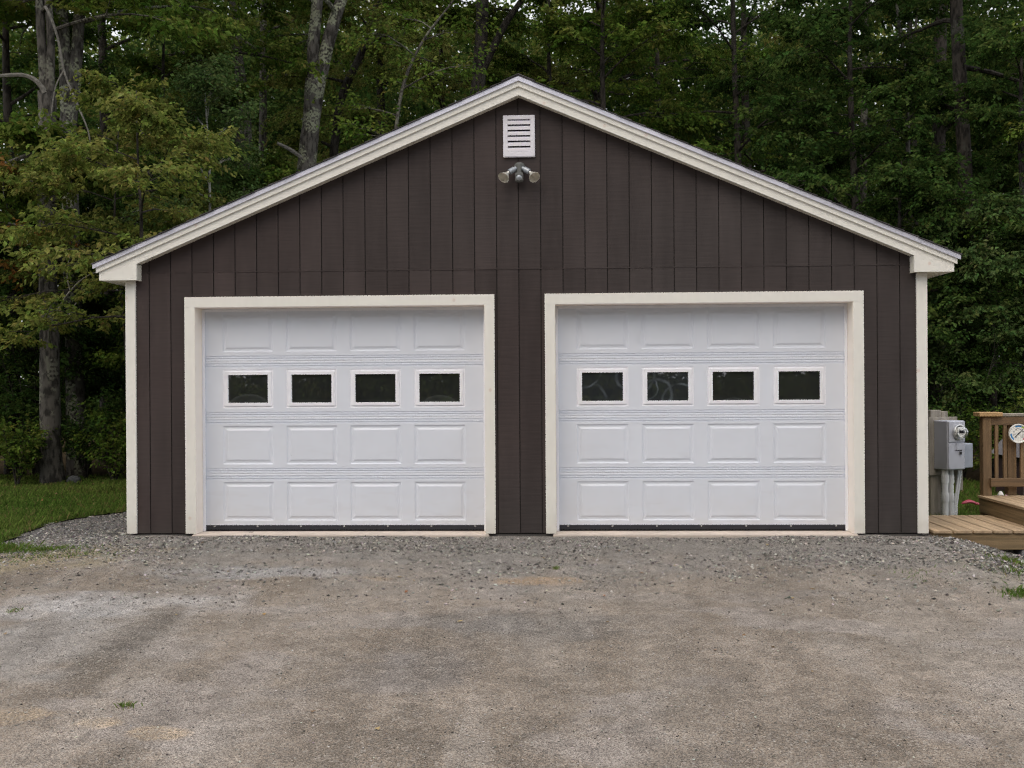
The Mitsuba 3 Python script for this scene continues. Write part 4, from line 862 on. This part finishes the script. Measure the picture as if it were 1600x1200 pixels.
# --- far woodland closing the view: leaf clusters in depth
def far_wood(n, xr, yr, zr, size, seed, pal, dens):
    r = np.random.default_rng(seed)
    c = np.stack([r.uniform(*xr, n), r.uniform(*yr, n), r.uniform(*zr, n)], -1)
    f = meshkit.fbm(c * [.35, .35, .5], 3, seed); c = c[f > dens]
    m = 14; d = unit(np.stack([r.normal(size=len(c)), r.normal(size=len(c)), r.normal(0, .25, len(c))], -1))
    P, D, N, L, Wd, col = spray_leaves(r, c, d, np.full(len(c), .8), m, size, .2, pal, .12, 1.3)
    z = P[:, 2] > .1; return leaf_quads(P[z], D[z], N[z], L[z], Wd[z], col[z])
def wood_block(key, n, size, seed, pal, dens):
    m, c = far_wood(n, (-6.5, 6.5), (-3.2, 3.2), (0, 13.6), size, seed, pal, dens)
    scene[key] = {'type': 'shapegroup', 'foliage': mikit.ply(m, 'leaf', color=c)}
wood_block('woodland_clump', 6500, .19, 71, 'deep', .37)
wood_block('pale_woodland_clump', 6500, .20, 72, 'far', .42)
tell('far_woodland', 'mass of distant woodland foliage beyond the nearer trees', 'woodland', kind='stuff')
k = 0
for grp, x, y, z, turn_, sc in (('woodland_clump', -13, 21.5, 0, 10, 1), ('woodland_clump', -3, 22.5, -.3, 190, .95), ('woodland_clump', 8, 22.5, 0, 170, 1), ('woodland_clump', 18, 20.5, 0, 20, 1),
                                ('pale_woodland_clump', -18, 28, 0, 5, 1.1), ('pale_woodland_clump', -7, 29, 0, 185, 1.1), ('pale_woodland_clump', 4, 30, 0, 0, 1.05), ('pale_woodland_clump', 15, 29, 0, 175, 1.1), ('pale_woodland_clump', 26, 27, 0, 0, 1.1),
                                ('woodland_clump', -14, 38, 0, 0, 1.25), ('woodland_clump', 1, 39, 0, 180, 1.2), ('woodland_clump', 16, 38, 0, 10, 1.25)):
    k += 1
    scene[f'far_woodland__{k:03d}'] = {'type': 'instance', 'group': {'type': 'ref', 'id': grp}, 'to_world': T().translate([x, y, z]).rotate([0, 0, 1], turn_).scale(sc)}
# the wood on the other side of the clearing, which the door windows reflect
tell('opposite_woodland', 'woodland across the clearing in front of the garage', 'woodland', kind='stuff')
for i, (x, y, sc) in enumerate(((-20, -29, .9), (-9, -30, .9), (2, -29, .9), (13, -30, .9), (24, -29, .9), (-14, -35, 1), (-3, -36, 1), (8, -35, 1), (19, -36, 1))):
    scene[f'opposite_woodland__{i + 1:03d}'] = {'type': 'instance', 'group': {'type': 'ref', 'id': 'pale_woodland_clump' if i < 5 else 'woodland_clump'}, 'to_world': T().translate([x, y, -1.0]).rotate([0, 0, 1], 180.0 * (i % 2)).scale(sc)}
tri = sum(len(meshkit.WRITTEN[d['filename']][1]) for d in scene.values() if d.get('type') == 'ply')
print('triangles', tri, 'entries', len(scene))
